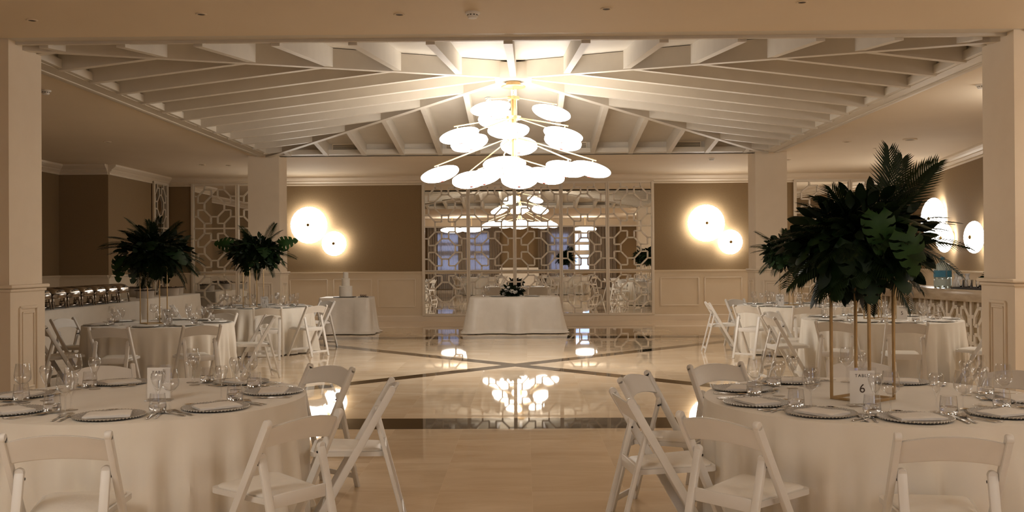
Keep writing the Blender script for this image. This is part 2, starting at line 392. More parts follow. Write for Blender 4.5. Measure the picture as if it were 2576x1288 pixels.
for (sx, sy), sn in side_n.items():
    if sn == 'near': continue
    for k in (-4.5, -1.5, 1.5, 4.5):
        t = k * .73
        if sx == 0: loc, rz = (t, YC + 4.765, 3.60), 0
        else: loc, rz = (sx * 4.765, YC + t, 3.60), (-PI / 2 if sx > 0 else PI / 2)
        if sn == 'far': lb = 'slatted air vent on the far roof edge, %s from the left' % pos_n[k]
        else: lb = 'slatted air vent on the %s roof edge, %s from the near end' % (sn, pos_n[k])
        v = thing('air_vent', lb, 'air vent', loc, rz, 'air vents at the roof edge')
        obj('backing', vb, v); obj('frame', vf, v); obj('slats', vs, v)

# ------------------------------------------------------------------ lattice mirrors
def lattice(bm, x0, x1, z0, z1, y, bw=.036, d=.022):
    """one square tile of octagon fretwork in the XZ plane at depth y"""
    cx, cz = (x0 + x1) / 2, (z0 + z1) / 2; hx, hz = (x1 - x0) / 2, (z1 - z0) / 2
    def P(a, b): return Vector((cx + a * hx, y, cz + b * hz))
    def S(a, b, c, e): bar(bm, P(a, b), P(c, e), bw, d, (0, 1, 0))
    p, q, r = .16, .465, .77
    for sx in (-1, 1):
        for sz in (-1, 1):
            S(sx * p, sz * q, sx * q, sz * p)
            S(sx * q, sz * p, sx * r, sz * p); S(sx * r, sz * p, sx * r, sz * q); S(sx * r, sz * q, sx * q, sz * r)
            S(sx * q, sz * r, sx * p, sz * r); S(sx * p, sz * r, sx * p, sz * q)
            S(sx * r, sz * q, sx * 1.0, sz * q); S(sx * q, sz * r, sx * q, sz * 1.0)
    for s in (-1, 1): S(-p, s * q, p, s * q); S(s * q, -p, s * q, p)
def mirror_wall(label, W, nx, loc, rz, nz=3, z0=.166, z1=3.403):
    t = thing('lattice_mirror', label, 'mirror', loc, rz)
    tw, th = W / nx, (z1 - z0) / nz
    bm = bmesh.new(); box(bm, (W / 2, -.004, (z0 + z1) / 2), (W - .02, .004, z1 - z0 - .02)); obj('mirror_pane', finish(bm, 'mirror_pane', m_mirror, False), t)
    for i in range(nx):
        for j in range(nz):
            bm = bmesh.new(); lattice(bm, i * tw + .04, (i + 1) * tw - .04, z0 + j * th + (.03 if j == 0 else 0), z0 + (j + 1) * th, -.022)
            obj('fretwork_panel', finish(bm, 'fretwork_panel', m_lat, False), t)
    for i in range(nx + 1):
        bm = bmesh.new(); x = i * tw; w = .088 if 0 < i < nx else .07; x = x if 0 < i < nx else (.035 if i == 0 else W - .035)
        if 0 < i < nx:
            for s in (-1, 1): box(bm, (x + s * w * .27, -.03, (z0 + z1) / 2), (w * .46, .05, z1 - z0), None, .004)
            box(bm, (x, -.024, (z0 + z1) / 2), (w * .2, .03, z1 - z0))
        else: box(bm, (x, -.03, (z0 + z1) / 2), (w, .055, z1 - z0 + .02), None, .006)
        obj('post', finish(bm, 'post', m_lat), t)
    for j in range(nz + 1):
        bm = bmesh.new(); z = z0 + j * th; h = .036 if 0 < j < nz else .05
        box(bm, (W / 2, -.026, z), (W, .036, h)); obj('rail', finish(bm, 'rail', m_lat), t)
    return t
mirror_wall('wide mirror wall with white octagon lattice behind the head table', 5.692, 5, (-2.367, YB - .016, 0), 0)
mirror_wall('lattice mirror behind the back left column, far left of the back wall', 2.276, 2, (-8.057, YB - .016, 0), 0)
mirror_wall('lattice mirror on the back wall behind the tall palm arrangement at right', 2.76, 2, (6.735, YB - .016, 0), 0)
mirror_wall('narrow lattice mirror on the dark left side wall', .92, 1, (XC + .016, 22.72, 0), PI / 2)

# ------------------------------------------------------------------ ceiling fittings
def detector(loc, label):
    t = thing('smoke_detector', label, 'smoke detector', loc, 0, 'smoke detectors')
    bm = bmesh.new(); lathe(bm, [(0, 0), (.062, 0), (.062, -.012), (.055, -.018), (0, -.018)], 24); obj('base', finish(bm, 'detector_base', m_paper), t)
    bm = bmesh.new(); lathe(bm, [(.045, -.018), (.045, -.034), (.036, -.05), (0, -.052)], 24); obj('sensor_head', finish(bm, 'detector_head', m_paper), t)
    bm = bmesh.new()
    for i in range(10):
        a = i * PI / 5; box(bm, (.0445 * math.cos(a), .0445 * math.sin(a), -.027), (.004, .014, .008), a)
    obj('slots', finish(bm, 'detector_slots', m_dark), t)
detector((-.28, 8.08, ZC), 'round smoke detector on the near ceiling, top centre')
detector((-5.6, 11.55, ZC), 'round smoke detector on the left ceiling beside the near left column')
detector((5.65, 11.7, ZC), 'round smoke detector on the right ceiling beside the near right column')
detector((4.02, 20.0, ZC), 'small smoke detector over the back right wall lamps')
detector((-.42, 15.6, zb(1.78) + TH - .005), 'white smoke detector on the roof boards left of the chandelier')
bm = bmesh.new(); lathe(bm, [(0, -.004), (.03, -.004), (.034, -.008), (.045, -.008), (.048, 0)], 24); dl_r = finish(bm, 'downlight_rim', m_ceil)
bm = bmesh.new(); lathe(bm, [(0, -.0045), (.03, -.0045)], 20); dl_l = finish(bm, 'downlight_lens', m_vent)
def downlight(x, y, label, s=1):
    t = thing('downlight', label, 'downlight', (x, y, ZC), 0, 'unlit recessed ceiling spots'); t.scale = (s, s, s)
    obj('rim', dl_r, t); obj('lens', dl_l, t)
for x, y, s, l in ((-2.55, 8.05, 1, 'unlit ceiling spot near the top edge, left of the front soffit'), (-.9, 8.12, 1, 'unlit ceiling spot left of the central smoke detector'), (.83, 8.0, 1, 'unlit ceiling spot right of the central smoke detector'),
                (2.4, 7.85, 1, 'unlit ceiling spot on the right front soffit'), (3.85, 7.75, 1, 'unlit ceiling spot in the top right corner'), (-4.05, 8.2, 1, 'faint unlit ceiling spot in the top left corner'),
                (6.9, 17.0, 2.6, 'large round ceiling speaker grille over the bar'), (5.9, 17.3, 1.6, 'medium round spot on the right ceiling'), (6.8, 18.4, .9, 'small round spot on the right ceiling near the crown'),
                (5.7, 20.4, 1.2, 'round spot on the ceiling behind the back right column'), (-7.0, 16.5, 1.4, 'round spot on the dark left ceiling'), (-6.7, 20.5, 1.4, 'round spot on the ceiling before the left mirror'), (-6.2, 20.7, 1.2, 'round spot nearest the back left column')):
    downlight(x, y, l, s)

# ------------------------------------------------------------------ lamps
def shade_mesh(R, h, name, m, n=72, ribs=12, dish=.045):
    bm = bmesh.new()
    rf = lambda a, r: 1 - dish * abs(math.sin(a * ribs / 2 + PI / 2)) * 0 - dish * (1 - abs(math.sin(a * ribs / 2))) * (r / R) ** 2
    pr = []
    K = 9
    for i in range(K + 1):
        t = i / K; pr.append((R * math.sin(t * PI / 2), -h * math.cos(t * PI / 2)))
    for i in range(1, K + 1):
        t = 1 - i / K; pr.append((R * math.sin(t * PI / 2), h * .8 * math.cos(t * PI / 2)))
    lathe(bm, pr, n, rfun=rf)
    return finish(bm, name, m, True, 80)
def rib_mesh(R, h, ribs=12, dish=.045, r=.0018, wd=.006):
    bm = bmesh.new()
    for k in range(ribs):
        a = 2 * PI * k / ribs; last = None
        K = 8
        for i in range(K + 1):
            t = .14 + .86 * i / K; rr = (R * math.sin(t * PI / 2)) * (1 - dish * (math.sin(t * PI / 2)) ** 2) + .0015; z = -h * math.cos(t * PI / 2) - .0015
            p = Vector((rr * math.cos(a), rr * math.sin(a), z))
            if last is not None: bar(bm, last, p, wd * (.25 + .75 * t), r)
            last = p
    n = 72; last = None
    for i in range(n + 1):
        a = 2 * PI * i / n; rr = R * (1 - dish * (1 - abs(math.sin(a * ribs / 2)))) + .001
        p = Vector((rr * math.cos(a), rr * math.sin(a), 0))
        if last is not None: bar(bm, last, p, r * 1.2, wd * .8)
        last = p
    return finish(bm, 'shade_ribs', m_rib, False)
sh_me = shade_mesh(.285, .115, 'chandelier_shade', m_shade, 72); rb_me = rib_mesh(.285, .115, r=.003, wd=.009)
bm = bmesh.new(); lathe(bm, [(0, -.126), (.024, -.124), (.026, -.117), (.015, -.112)], 16); fin_me = finish(bm, 'finial', m_red)
bm = bmesh.new(); tube(bm, (0, 0, .07), (0, 0, .125), .009); stem_me = finish(bm, 'stem', m_brass)
ch = thing('chandelier', 'huge tiered brass chandelier with eighteen glowing white umbrella shades', 'chandelier', (0, YC, 0))
bm = bmesh.new(); lathe(bm, [(0, 3.985), (.10, 3.985), (.105, 4.0), (.105, 4.045), (0, 4.045)], 40); lathe(bm, [(0, 3.962), (.17, 3.968), (.175, 3.976), (.17, 3.986), (0, 3.986)], 40)
bm_c = finish(bm, 'ceiling_canopy', m_brass); obj('ceiling_canopy', bm_c, ch)
bm = bmesh.new()
for i in range(5):
    z = 3.95 - i * .028
    bmesh.ops.create_cone
    ringp = [Vector((.012 * math.cos(a) * (1 if i % 2 else 0), .012 * math.cos(a) * (0 if i % 2 else 1), z + .019 * math.sin(a))) for a in [k * PI / 5 for k in range(11)]]
    for a_, b_ in zip(ringp, ringp[1:]): tube(bm, a_, b_, .003, 5)
obj('chain', finish(bm, 'chain', m_brass), ch)
bm = bmesh.new()
for a in (0, 1, 2, 3): tube(bm, (.028 * math.cos(a * PI / 2 + .4), .028 * math.sin(a * PI / 2 + .4), 2.93), (.028 * math.cos(a * PI / 2 + .4), .028 * math.sin(a * PI / 2 + .4), 3.84), .012, 10)
obj('pole_bundle', finish(bm, 'pole_bundle', m_brass), ch)
HUB = {1: 3.815, 2: 3.53, 3: 3.245, 4: 2.955}
for k, z in HUB.items():
    bm = bmesh.new(); rr = {1: .085, 2: .11, 3: .11, 4: .085}[k]
    lathe(bm, [(.03, -.022), (rr, -.022), (rr, .022), (.03, .022)], 32, (0, 0, z)); obj('arm_hub', finish(bm, 'arm_hub', m_brass), ch)
lamps = [(1, -.31, -.50, 3.60), (1, -.25, .50, 3.60), (1, .54, -.05, 3.60),
         (2, -.75, -.42, 3.24), (2, -.66, .45, 3.24), (2, -.06, -.85, 3.245), (2, .69, -.40, 3.24), (2, .72, .42, 3.24), (2, .07, .85, 3.235),
         (3, -1.06, .02, 2.745), (3, -.68, 1.0, 2.74), (3, -.11, -1.2, 2.755), (3, .07, 1.1, 2.74), (3, .72, -.72, 2.74), (3, 1.07, -.42, 2.76),
         (4, -.46, .28, 2.72), (4, .0, -.55, 2.72), (4, .46, .26, 2.73)]
for k, x, y, z in lamps:
    d = Vector((x, y, 0)); r = d.length; u = d.normalized(); hz = HUB[k]
    tilt = {1: .24, 2: .27, 3: .27, 4: .24}[k]
    q = u.to_track_quat('X', 'Z'); Mz = Matrix.Rotation(math.atan2(u.y, u.x), 4, 'Z') @ Matrix.Rotation(tilt, 4, 'Y')
    nrm = (Mz @ Vector((0, 0, 1, 0)).to_3d().to_4d()).to_3d() if False else (Mz.to_3x3() @ Vector((0, 0, 1)))
    C = Vector((x, y, z)); end = C + nrm * .125
    bm = bmesh.new(); st = Vector((u.x * .07, u.y * .07, hz)); dirn = (end - st).normalized(); tube(bm, st, end + dirn * .05, .0085, 8); obj('arm', finish(bm, 'arm', m_brass), ch)
    s = obj('lamp_shade', sh_me, ch); s.matrix_local = Matrix.Translation(C) @ Mz
    for nm, me in (('shade_ribs', rb_me), ('finial', fin_me), ('stem', stem_me)): obj(nm, me, s)

sc_me = {.45: shade_mesh(.45, .10, 'sconce_shade_large', m_sconce, 72, 24, .006), .30: shade_mesh(.30, .075, 'sconce_shade_small', m_sconce, 72, 24, .006)}
rb2 = {.45: rib_mesh(.45, .10, 24, .006, .003, .016), .30: rib_mesh(.30, .075, 24, .006, .003, .013)}
bm = bmesh.new(); lathe(bm, [(0, -.135), (.026, -.132), (.038, -.12), (.038, -.106), (.026, -.098), (.018, -.09)], 20); kn_me = finish(bm, 'knob', m_knob)
bm = bmesh.new(); lathe(bm, [(0, .16), (.13, .16), (.14, .15), (.14, .125), (.03, .12), (.03, .05)], 32); bp_me = finish(bm, 'back_plate', m_brass)
def sconce(x, y, z, R, nrm_ang, label):
    # local +Z of shade points to the wall
    t = thing('wall_lamp', label, 'wall lamp', (x, y, z), 0, 'round paper umbrella wall lamps')
    t.rotation_euler = (-PI / 2, 0, nrm_ang)
    obj('lamp_shade', sc_me[R], t); obj('ribs', rb2[R], t); k = obj('knob', kn_me, t); k.location.z = 0 if R == .45 else .025; obj('back_plate', bp_me, t)
yb = YB - .175
sconce(-5.12, yb, 2.386, .45, 0, 'large round glowing wall lamp left of the mirror wall')
sconce(-4.505, yb, 1.931, .30, 0, 'small round glowing wall lamp left of the mirror wall')
sconce(4.573, yb, 2.369, .45, 0, 'large round glowing wall lamp right of the mirror wall')
sconce(5.153, yb, 1.907, .30, 0, 'small round glowing wall lamp right of the mirror wall')
aw = -math.atan2(1, .172) + 0  # wall direction angle
def on_right(y, off=.18): 
    n = Vector((-1, .172, 0)).normalized(); return (xr(y) + n.x * off, y + n.y * off)
RA = math.atan2(-1, 0) 
for y, z, R, l in ((21.0, 2.34, .45, 'large wall lamp on the right side wall above the water bottle'), (20.1, 1.90, .30, 'small wall lamp on the right side wall behind palm fronds'), (18.0, 1.87, .30, 'small wall lamp half hidden by the near right column')):
    x, yy = on_right(y); sconce(x, yy, z, R, -PI / 2 + math.atan(.172) , l)
pd = shade_mesh(.56, .15, 'pendant_shade', m_pend, 48, 16, .02)
bm = bmesh.new(); tube(bm, (0, 0, .1), (0, 0, ZC - 2.98), .01); lathe(bm, [(0, 0), (.07, 0), (.07, -.03), (0, -.03)], 20, (0, 0, ZC - 2.98)); pr_me = finish(bm, 'rod', m_brass)
for x, y, l in ((-3.35, .6, 'seen in the mirror, left one'), (-2.35, 1.6, 'seen in the mirror, left inner one'), (3.1, .6, 'seen in the mirror, right one'), (6.0, 3.0, 'added as unseen fill, right wing behind the viewer'), (6.2, 7.5, 'added as unseen fill, right wing beside the near column'), (6.9, 11.8, 'added as unseen fill, right wing over the bar end')):  # the right-wing pendants are added out of view to brighten the hall
    t = thing('pendant_lamp', 'flat round pendant lamp ' + l, 'pendant lamp', (x, y, 2.98), 0, 'flat pendants near the windows'); obj('lamp_shade', pd, t); obj('rod', pr_me, t)

# ------------------------------------------------------------------ rear wall with windows and curtains (seen in the mirrors)
wins = [(-4.6, -3.1), (-2.8, -1.4), (1.5, 2.45), (2.75, 3.5)]
bm = bmesh.new(); xs = [-10]; 
for a, b in wins: xs += [a, b]
xs.append(7.6)
for i in range(0, len(xs), 2): box(bm, ((xs[i] + xs[i + 1]) / 2, YR - .06, 1.86), (xs[i + 1] - xs[i], .12, 3.72))
for a, b in wins: box(bm, ((a + b) / 2, YR - .06, 3.3), (b - a, .12, .84)); box(bm, ((a + b) / 2, YR - .06, .48), (b - a, .12, .96))
struct('wall_rear', finish(bm, 'wall_rear', m_wall, False), 'taupe wall with tall windows facing the mirrors')
for i, (a, b) in enumerate(wins):
    bm = bmesh.new(); c = (a + b) / 2; w = b - a
    for x in (a, b, a + w * .3): bar(bm, (x, YR, .96), (x, YR, 2.88), .05, .06)
    for z, h in ((.98, .05), (2.86, .05), (2.34, .16), (1.87, .24), (1.6, .04)): box(bm, (c, YR, z), (w, .06, h))
    o = struct('window_%d' % (i + 1), finish(bm, 'window_frame', m_trim, False), 'tall glazed window in the wall facing the mirrors')
    bm = bmesh.new(); box(bm, (c, YR - .02, 1.9), (w, .006, 1.9)); obj('window_pane', finish(bm, 'window_pane', m_glass, False), o)
def curtain(x0, x1, y, z0, z1, m, label, amp=.05, wl=.13, bow=0):
    bm = bmesh.new(); n = int((x1 - x0) / .02); rows = []
    ph = R_.random() * 6
    for j in range(9):
        t = j / 8; z = z0 + (z1 - z0) * t; row = []
        for i in range(n + 1):
            s = i / n; x = x0 + (x1 - x0) * s
            yy = y + amp * math.sin(2 * PI * x / wl + ph + .8 * math.sin(3 * x)) * (.6 + .4 * (1 - t)) + .02 * math.sin(9 * x + 4 * t)
            row.append(bm.verts.new((x + bow * math.sin(PI * t) * (s - .5), yy, z)))
        rows.append(row)
    for a, b in zip(rows, rows[1:]):
        for i in range(n): bm.faces.new((a[i], a[i + 1], b[i + 1], b[i]))
    tag(obj('curtain', finish(bm, 'curtain', m, True, 180)), label, 'curtain', 'window curtains')
curtain(-4.85, -4.3, YR + .25, .02, 3.2, m_curtain, 'taupe drape at the outer edge of the left windows')
curtain(-4.5, -1.5, YR + .14, .02, 3.2, m_sheer, 'bluish sheer curtain across the left windows', .035, .10)
curtain(-3.25, -2.85, YR + .27, .02, 3.2, m_curtain, 'taupe drape between the two left windows')
curtain(-1.65, -1.1, YR + .25, .02, 3.2, m_curtain, 'taupe drape beside the taupe wall, inner left')
curtain(.85, 1.25, YR + .25, .02, 3.2, m_curtain, 'taupe drape left of the open right window')
curtain(1.2, 2.65, YR + .14, .02, 3.2, m_sheer, 'bluish sheer curtain left of the open window', .035, .10)
curtain(3.5, 4.9, YR + .25, .02, 3.2, m_curtain, 'wide taupe drape right of the open window', .07, .2)
bm = bmesh.new(); box(bm, (0, YR + .3, 3.4), (19, .5, .4)); trim(finish(bm, 'pelmet', m_ceil, False), 'deep plaster pelmet above the curtains')

# ------------------------------------------------------------------ cloths
def cloth_mesh(contour, H, flare, nf, seed, name, m, pool=.03, amp=.05, N=240, K=16, dents=()):
    """contour(t)->(x,y) closed; drapes from z=0 down to -H"""
    rr = random.Random(seed); bm = bmesh.new()
    pts = [Vector((*contour(i / N), 0)) for i in range(N)]
    nrm = []
    for i in range(N):
        d = pts[(i + 1) % N] - pts[i - 1]; nrm.append(Vector((d.y, -d.x, 0)).normalized())
    k = [rr.uniform(0, 2 * PI) for _ in range(4)]; am = [1, .55, .35, .6]; fr = [nf, round(nf * 1.6) + 1, round(nf * .45), round(nf * .7)]
    def fold(i, t):
        a = 2 * PI * i / N; v = sum(am[q] * math.sin(fr[q] * a + k[q] + .5 * t * math.sin(3 * a + q)) for q in range(4)); v = v / 1.7
        return math.copysign(abs(v) ** .8, v)
    c = bm.verts.new((sum(p.x for p in pts) / N, sum(p.y for p in pts) / N, 0)); rows = []
    for s in (.5, .9, .985): rows.append([bm.verts.new(((c.co.x + (p.x - c.co.x) * s), (c.co.y + (p.y - c.co.y) * s), 0)) for p in pts])
    for j in range(K + 1):
        t = j / K; z = -.006 - (H - .006) * (t ** .95); row = []
        for i in range(N):
            off = .004 + flare * t ** .8 + amp * fold(i, t) * min(1, t * 1.15) ** 1.1 + (pool * max(0, (t - .93) / .07) ** 2)
            for da, R in dents:
                dl = abs((2 * PI * i / N - da + PI) % (2 * PI) - PI) * R
                if dl < .30: off = min(off, .026 + .6 * max(0, dl - .2) + .06 * (1 - min(1, t * 4)))
            p = pts[i] + nrm[i] * off; zz = z
            row.append(bm.verts.new((p.x, p.y, zz)))
        rows.append(row)
    n = N
    for i in range(n): bm.faces.new((c, rows[0][i], rows[0][(i + 1) % n]))
    for a, b in zip(rows, rows[1:]):
        for i in range(n): bm.faces.new((a[i], a[(i + 1) % n], b[(i + 1) % n], b[i]))
    return finish(bm, name, m, True, 60)
def circ(r): return lambda t: (r * math.cos(2 * PI * t), r * math.sin(2 * PI * t))
def rrect(w, d, e=.14):
    def f(t):
        a = 2 * PI * t; c, s = math.cos(a), math.sin(a); ca = abs(c) ** e * (1 if c >= 0 else -1); sa = abs(s) ** e * (1 if s >= 0 else -1)
        k = 1 / max(abs(c), abs(s)); x, y = c * k, s * k
        L = math.hypot(x, y); cut = min(1, 1.36 / L); return (x * cut * w / 2, y * cut * d / 2)
    return f
def under_table(label, loc, w, d, rnd, cat='table', H=.735, rz=0):
    t = thing('folding_table' if not rnd else 'round_table', label, cat, loc, rz)
    bm = bmesh.new()
    if rnd: lathe(bm, [(0, H - .025), (w - .02, H - .025), (w - .012, H - .012), (w - .02, H), (0, H)], 48)
    else: box(bm, (0, 0, H - .014), (w - .03, d - .03, .028), None, .006)
    obj('tabletop', finish(bm, 'tabletop', m_wood), t)
    L = [(sx * w * .45, sy * (w if rnd else d) * (.45 if rnd else .4)) for sx in (-1, 1) for sy in (-1, 1)] 
    for x, y in L:
        bm = bmesh.new(); tube(bm, (x, y, 0), (x, y, H - .026), .014); obj('leg', finish(bm, 'leg', m_dark), t)
    return t

# ------------------------------------------------------------------ chair
def chair_meshes():
    ms = []
    top_y, top_z, ft_y = -.225, .785, .225
    def up(z): return top_y + (ft_y - top_y) * (top_z - z) / top_z
    for s in (-1, 1):
        bm = bmesh.new(); x = s * .208
        bar(bm, (x, top_y, top_z), (x, ft_y, 0.0), .042, .027, (1, 0, 0), .006)
        # rounded head
        lathe(bm, [(0, -.0135), (.018, -.0135), (.021, -.009), (.021, .009), (.018, .0135), (0, .0135)], 16, (0, 0, 0), Matrix.Translation((x, top_y, top_z)) @ Matrix.Rotation(PI / 2, 4, 'Y'))
        ms.append(('leg', finish(bm, 'front_leg', m_chair)))
        bm = bmesh.new(); x2 = s * .173; y1, z1 = up(.61) - .012, .625
        bar(bm, (x2, y1, z1), (x2, -.30, 0), .022, .040, (1, 0, 0), .006)
        lathe(bm, [(0, -.011), (.018, -.011), (.020, -.008), (.020, .008), (.018, .011), (0, .011)], 18, (0, 0, 0), Matrix.Translation((x2, y1, z1)) @ Matrix.Rotation(PI / 2, 4, 'X'))
        ms.append(('leg', finish(bm, 'rear_leg', m_chair)))
        bm = bmesh.new(); lathe(bm, [(0, -.0206), (.006, -.0206), (.006, .0206), (0, .0206)], 10, (0, 0, 0), Matrix.Translation((x2, y1 + .004, z1 - .028)) @ Matrix.Rotation(PI / 2, 4, 'Y')); ms.append(('bolt', finish(bm, 'bolt', m_dark)))
    # back slat, arched and curved
    bm = bmesh.new(); n = 18; fr = []
    for i in range(n + 1):
        a = i / n * 2 - 1; x = a * .205; arch = .034 * (1 - a * a)
        zt, zb_ = .765 + arch, .665 + arch * .75
        cv = -.028 * (1 - a * a)
        q = []
        for z, th in ((zt, 0), (zb_, 0)):
            for s in (-1, 1): q.append(bm.verts.new((x, up(z) + cv + s * .009, z)))
        fr.append(q)
    for a_, b_ in zip(fr, fr[1:]):
        for i, j in ((0, 1), (1, 3), (3, 2), (2, 0)): bm.faces.new((a_[i], a_[j], b_[j], b_[i]))
    for q in (fr[0], fr[-1]): bm.faces.new((q[0], q[1], q[3], q[2]))
    bmesh.ops.recalc_face_normals(bm, faces=bm.faces)
    es = [e for e in bm.edges if e.calc_face_angle(0) > 1.0]; bmesh.ops.bevel(bm, geom=es, offset=.004, segments=2, affect='EDGES')
    ms.append(('backrest', finish(bm, 'backrest', m_chair)))
    # seat frame
    def outline(w0, w1, y0, y1, r, n=5):
        pts = []
        for (x, y, sx, sy) in ((w1, y1, 1, 1), (-w1, y1, -1, 1), (-w0, y0, -1, -1), (w0, y0, 1, -1)):
            cx, cy = x - sx * r, y - sy * r; st = {(1, 1): 0, (-1, 1): 90, (-1, -1): 180, (1, -1): 270}[(sx, sy)]
            for k in range(n + 1): a = math.radians(st + 90 * k / n); pts.append((cx + r * math.cos(a), cy + r * math.sin(a)))
        return pts
    def slab(pts, zf, zt, m, name, dome=0, bev=.006):
        bm = bmesh.new(); lo = [bm.verts.new((x, y, zf)) for x, y in pts]
        hi = [bm.verts.new((x, y, zt)) for x, y in pts]; bm.faces.new(list(reversed(lo)))
        n = len(pts)
        for i in range(n): bm.faces.new((lo[i], lo[(i + 1) % n], hi[(i + 1) % n], hi[i]))
        cx = sum(p[0] for p in pts) / n; cy = sum(p[1] for p in pts) / n; prev = hi
        if dome:
            for s, h in ((.96, .006), (.8, dome * .8), (.5, dome)):
                cur = [bm.verts.new((cx + (x - cx) * s, cy + (y - cy) * s, zt + h)) for x, y in pts]
                for i in range(n): bm.faces.new((prev[i], prev[(i + 1) % n], cur[(i + 1) % n], cur[i]))
                prev = cur
        bm.faces.new(prev)
        M = Matrix.Translation((0, 0, .44)) @ Matrix.Rotation(.045, 4, 'X') @ Matrix.Translation((0, 0, -.44))
        for v in bm.verts: v.co = M @ v.co
        return finish(bm, name, m, True, 50)
    ms.append(('seat', slab(outline(.151, .192, -.185, .225, .035), .415, .44, m_chair, 'seat')))
    ms.append(('seat_pad', slab(outline(.140, .174, -.165, .205, .03), .4405, .447, m_pad, 'seat_pad', .014)))
    bm = bmesh.new(); box(bm, (0, -.185, .428), (.306, .016, .06), None, .004); ms.append(('seat_rail', finish(bm, 'seat_rail', m_chair)))
    bm = bmesh.new(); box(bm, (0, -.283, .075), (.306, .014, .034), None, .004); ms.append(('stretcher', finish(bm, 'stretcher', m_chair)))
    zz = .10; bm = bmesh.new(); box(bm, (0, up(zz), zz), (.388, .014, .034), None, .004); ms.append(('stretcher', finish(bm, 'stretcher', m_chair)))
    return ms
CH = chair_meshes()
chair0 = thing('folding_chair', 'x', 'chair')
for nm, me in CH: obj(nm, me, chair0)
used = []
def place_chair(x, y, face, label, group):
    o = chair0 if not used else copy_tree(chair0); used.append(1)
    o.location = (x, y, 0); o.rotation_euler = (0, 0, face - PI / 2); o['label'] = label; o['group'] = group

TB = {'NL': (-1.99, 5.37, .885, 'near left table'), 'NR': (2.02, 5.22, .90, 'near right table'), 'L2': (-4.36, 11.87, .88, 'middle left table'),
      'L3': (-4.28, 16.07, .88, 'back left table'), 'RM': (4.51, 11.93, .93, 'middle right table'), 'RB': (4.48, 15.6, .90, 'back right table')}
# backrest-top positions (polar about the table centre), label per chair
CHS = {'NL': [(1.43, -82, 0, 'front left white folding chair, seen from behind'), (1.49, -41, 4, 'white folding chair at the right front of the near left table'), (1.32, 8, 0, 'white folding chair side-on, right of the near left table'),
              (1.24, 53, 0, 'white folding chair at the far right of the near left table'), (1.24, 123, 0, 'white folding chair on the far left side of the near left table')],
       'L2': [(1.22, 168, 0, 'white folding chair left of the middle left table, back to the buffet'), (1.46, -90, 3, 'white folding chair before the middle left table, left one'), (1.5, -52, 0, 'white folding chair before the middle left table, right one'),
              (1.3, 30, 0, 'white folding chair side-on, right of the middle left table'), (1.24, 74, 0, 'white folding chair behind the middle left table'), (1.44, -132, 0, 'white folding chair beside the near left column')],
       'L3': [(1.5, -70, -8, 'white folding chair facing the back left table, front'), (1.38, -35, 0, 'white folding chair before the back left table, nearer of the right pair'), (1.25, 47, 0, 'white folding chair nearest the cake table'), (1.33, -163, 0, 'white folding chair left of the back left table')],
       'NR': [(1.36, -173, 0, 'white folding chair leftmost at the near right table'), (1.24, 151, 0, 'second white folding chair at the left of the near right table'), (1.24, 116, 0, 'white folding chair behind the near right table, back left'),
              (1.28, -138, 0, 'large white folding chair at the front left of the near right table'), (1.32, -98, 0, 'white folding chair at the front of the near right table'), (1.22, 34, 0, 'white folding chair beside the near right column'),
              (1.25, 74, 0, 'white folding chair behind the gold stand at the near right table'), (1.22, -50, 0, 'white folding chair cut off by the right edge of the photo')],
       'RM': [(1.5, -129, 0, 'white folding chair before the middle right table, left one'), (1.5, -100, 0, 'white folding chair before the middle right table, right one'), (1.38, -174, 0, 'white folding chair side-on, left of the middle right table'),
              (1.25, 142, 0, 'white folding chair far left of the middle right table'), (1.4, -47, 0, 'white folding chair by the bar, right of the middle right table')],
       'RB': [(1.3, 178, 0, 'leftmost white folding chair at the back right table'), (1.48, -134, 0, 'white folding chair front left of the back right table'), (1.24, 120, 0, 'white folding chair behind the back right table'), (1.45, -98, 0, 'white folding chair at the front of the back right table')]}
for i, (k, (x, y, r, nm)) in enumerate(TB.items()):
    under_table('round table under the white cloth, the %s' % nm, (x, y, 0), r, r, True)
    me = cloth_mesh(circ(r), .735, .02, 25 + i % 3, 20 + i, 'tablecloth', m_cloth, .015, .085, dents=[(math.radians(q[1]), r) for q in CHS[k]])
    tag(obj('tablecloth', me, None, (x, y, .75)), 'white floor-length cloth on the %s' % nm, 'tablecloth', 'white round tablecloths')

for k, L in CHS.items():
    X, Y, r, nm = TB[k]
    for d, a, tw, lab in L:
        d = max(d, r + .49); a = math.radians(a); bx, by = X + d * math.cos(a), Y + d * math.sin(a); f = a + PI + math.radians(tw)
        place_chair(bx + .225 * math.cos(f), by + .225 * math.sin(f), f, lab, 'white folding chairs at the round tables')

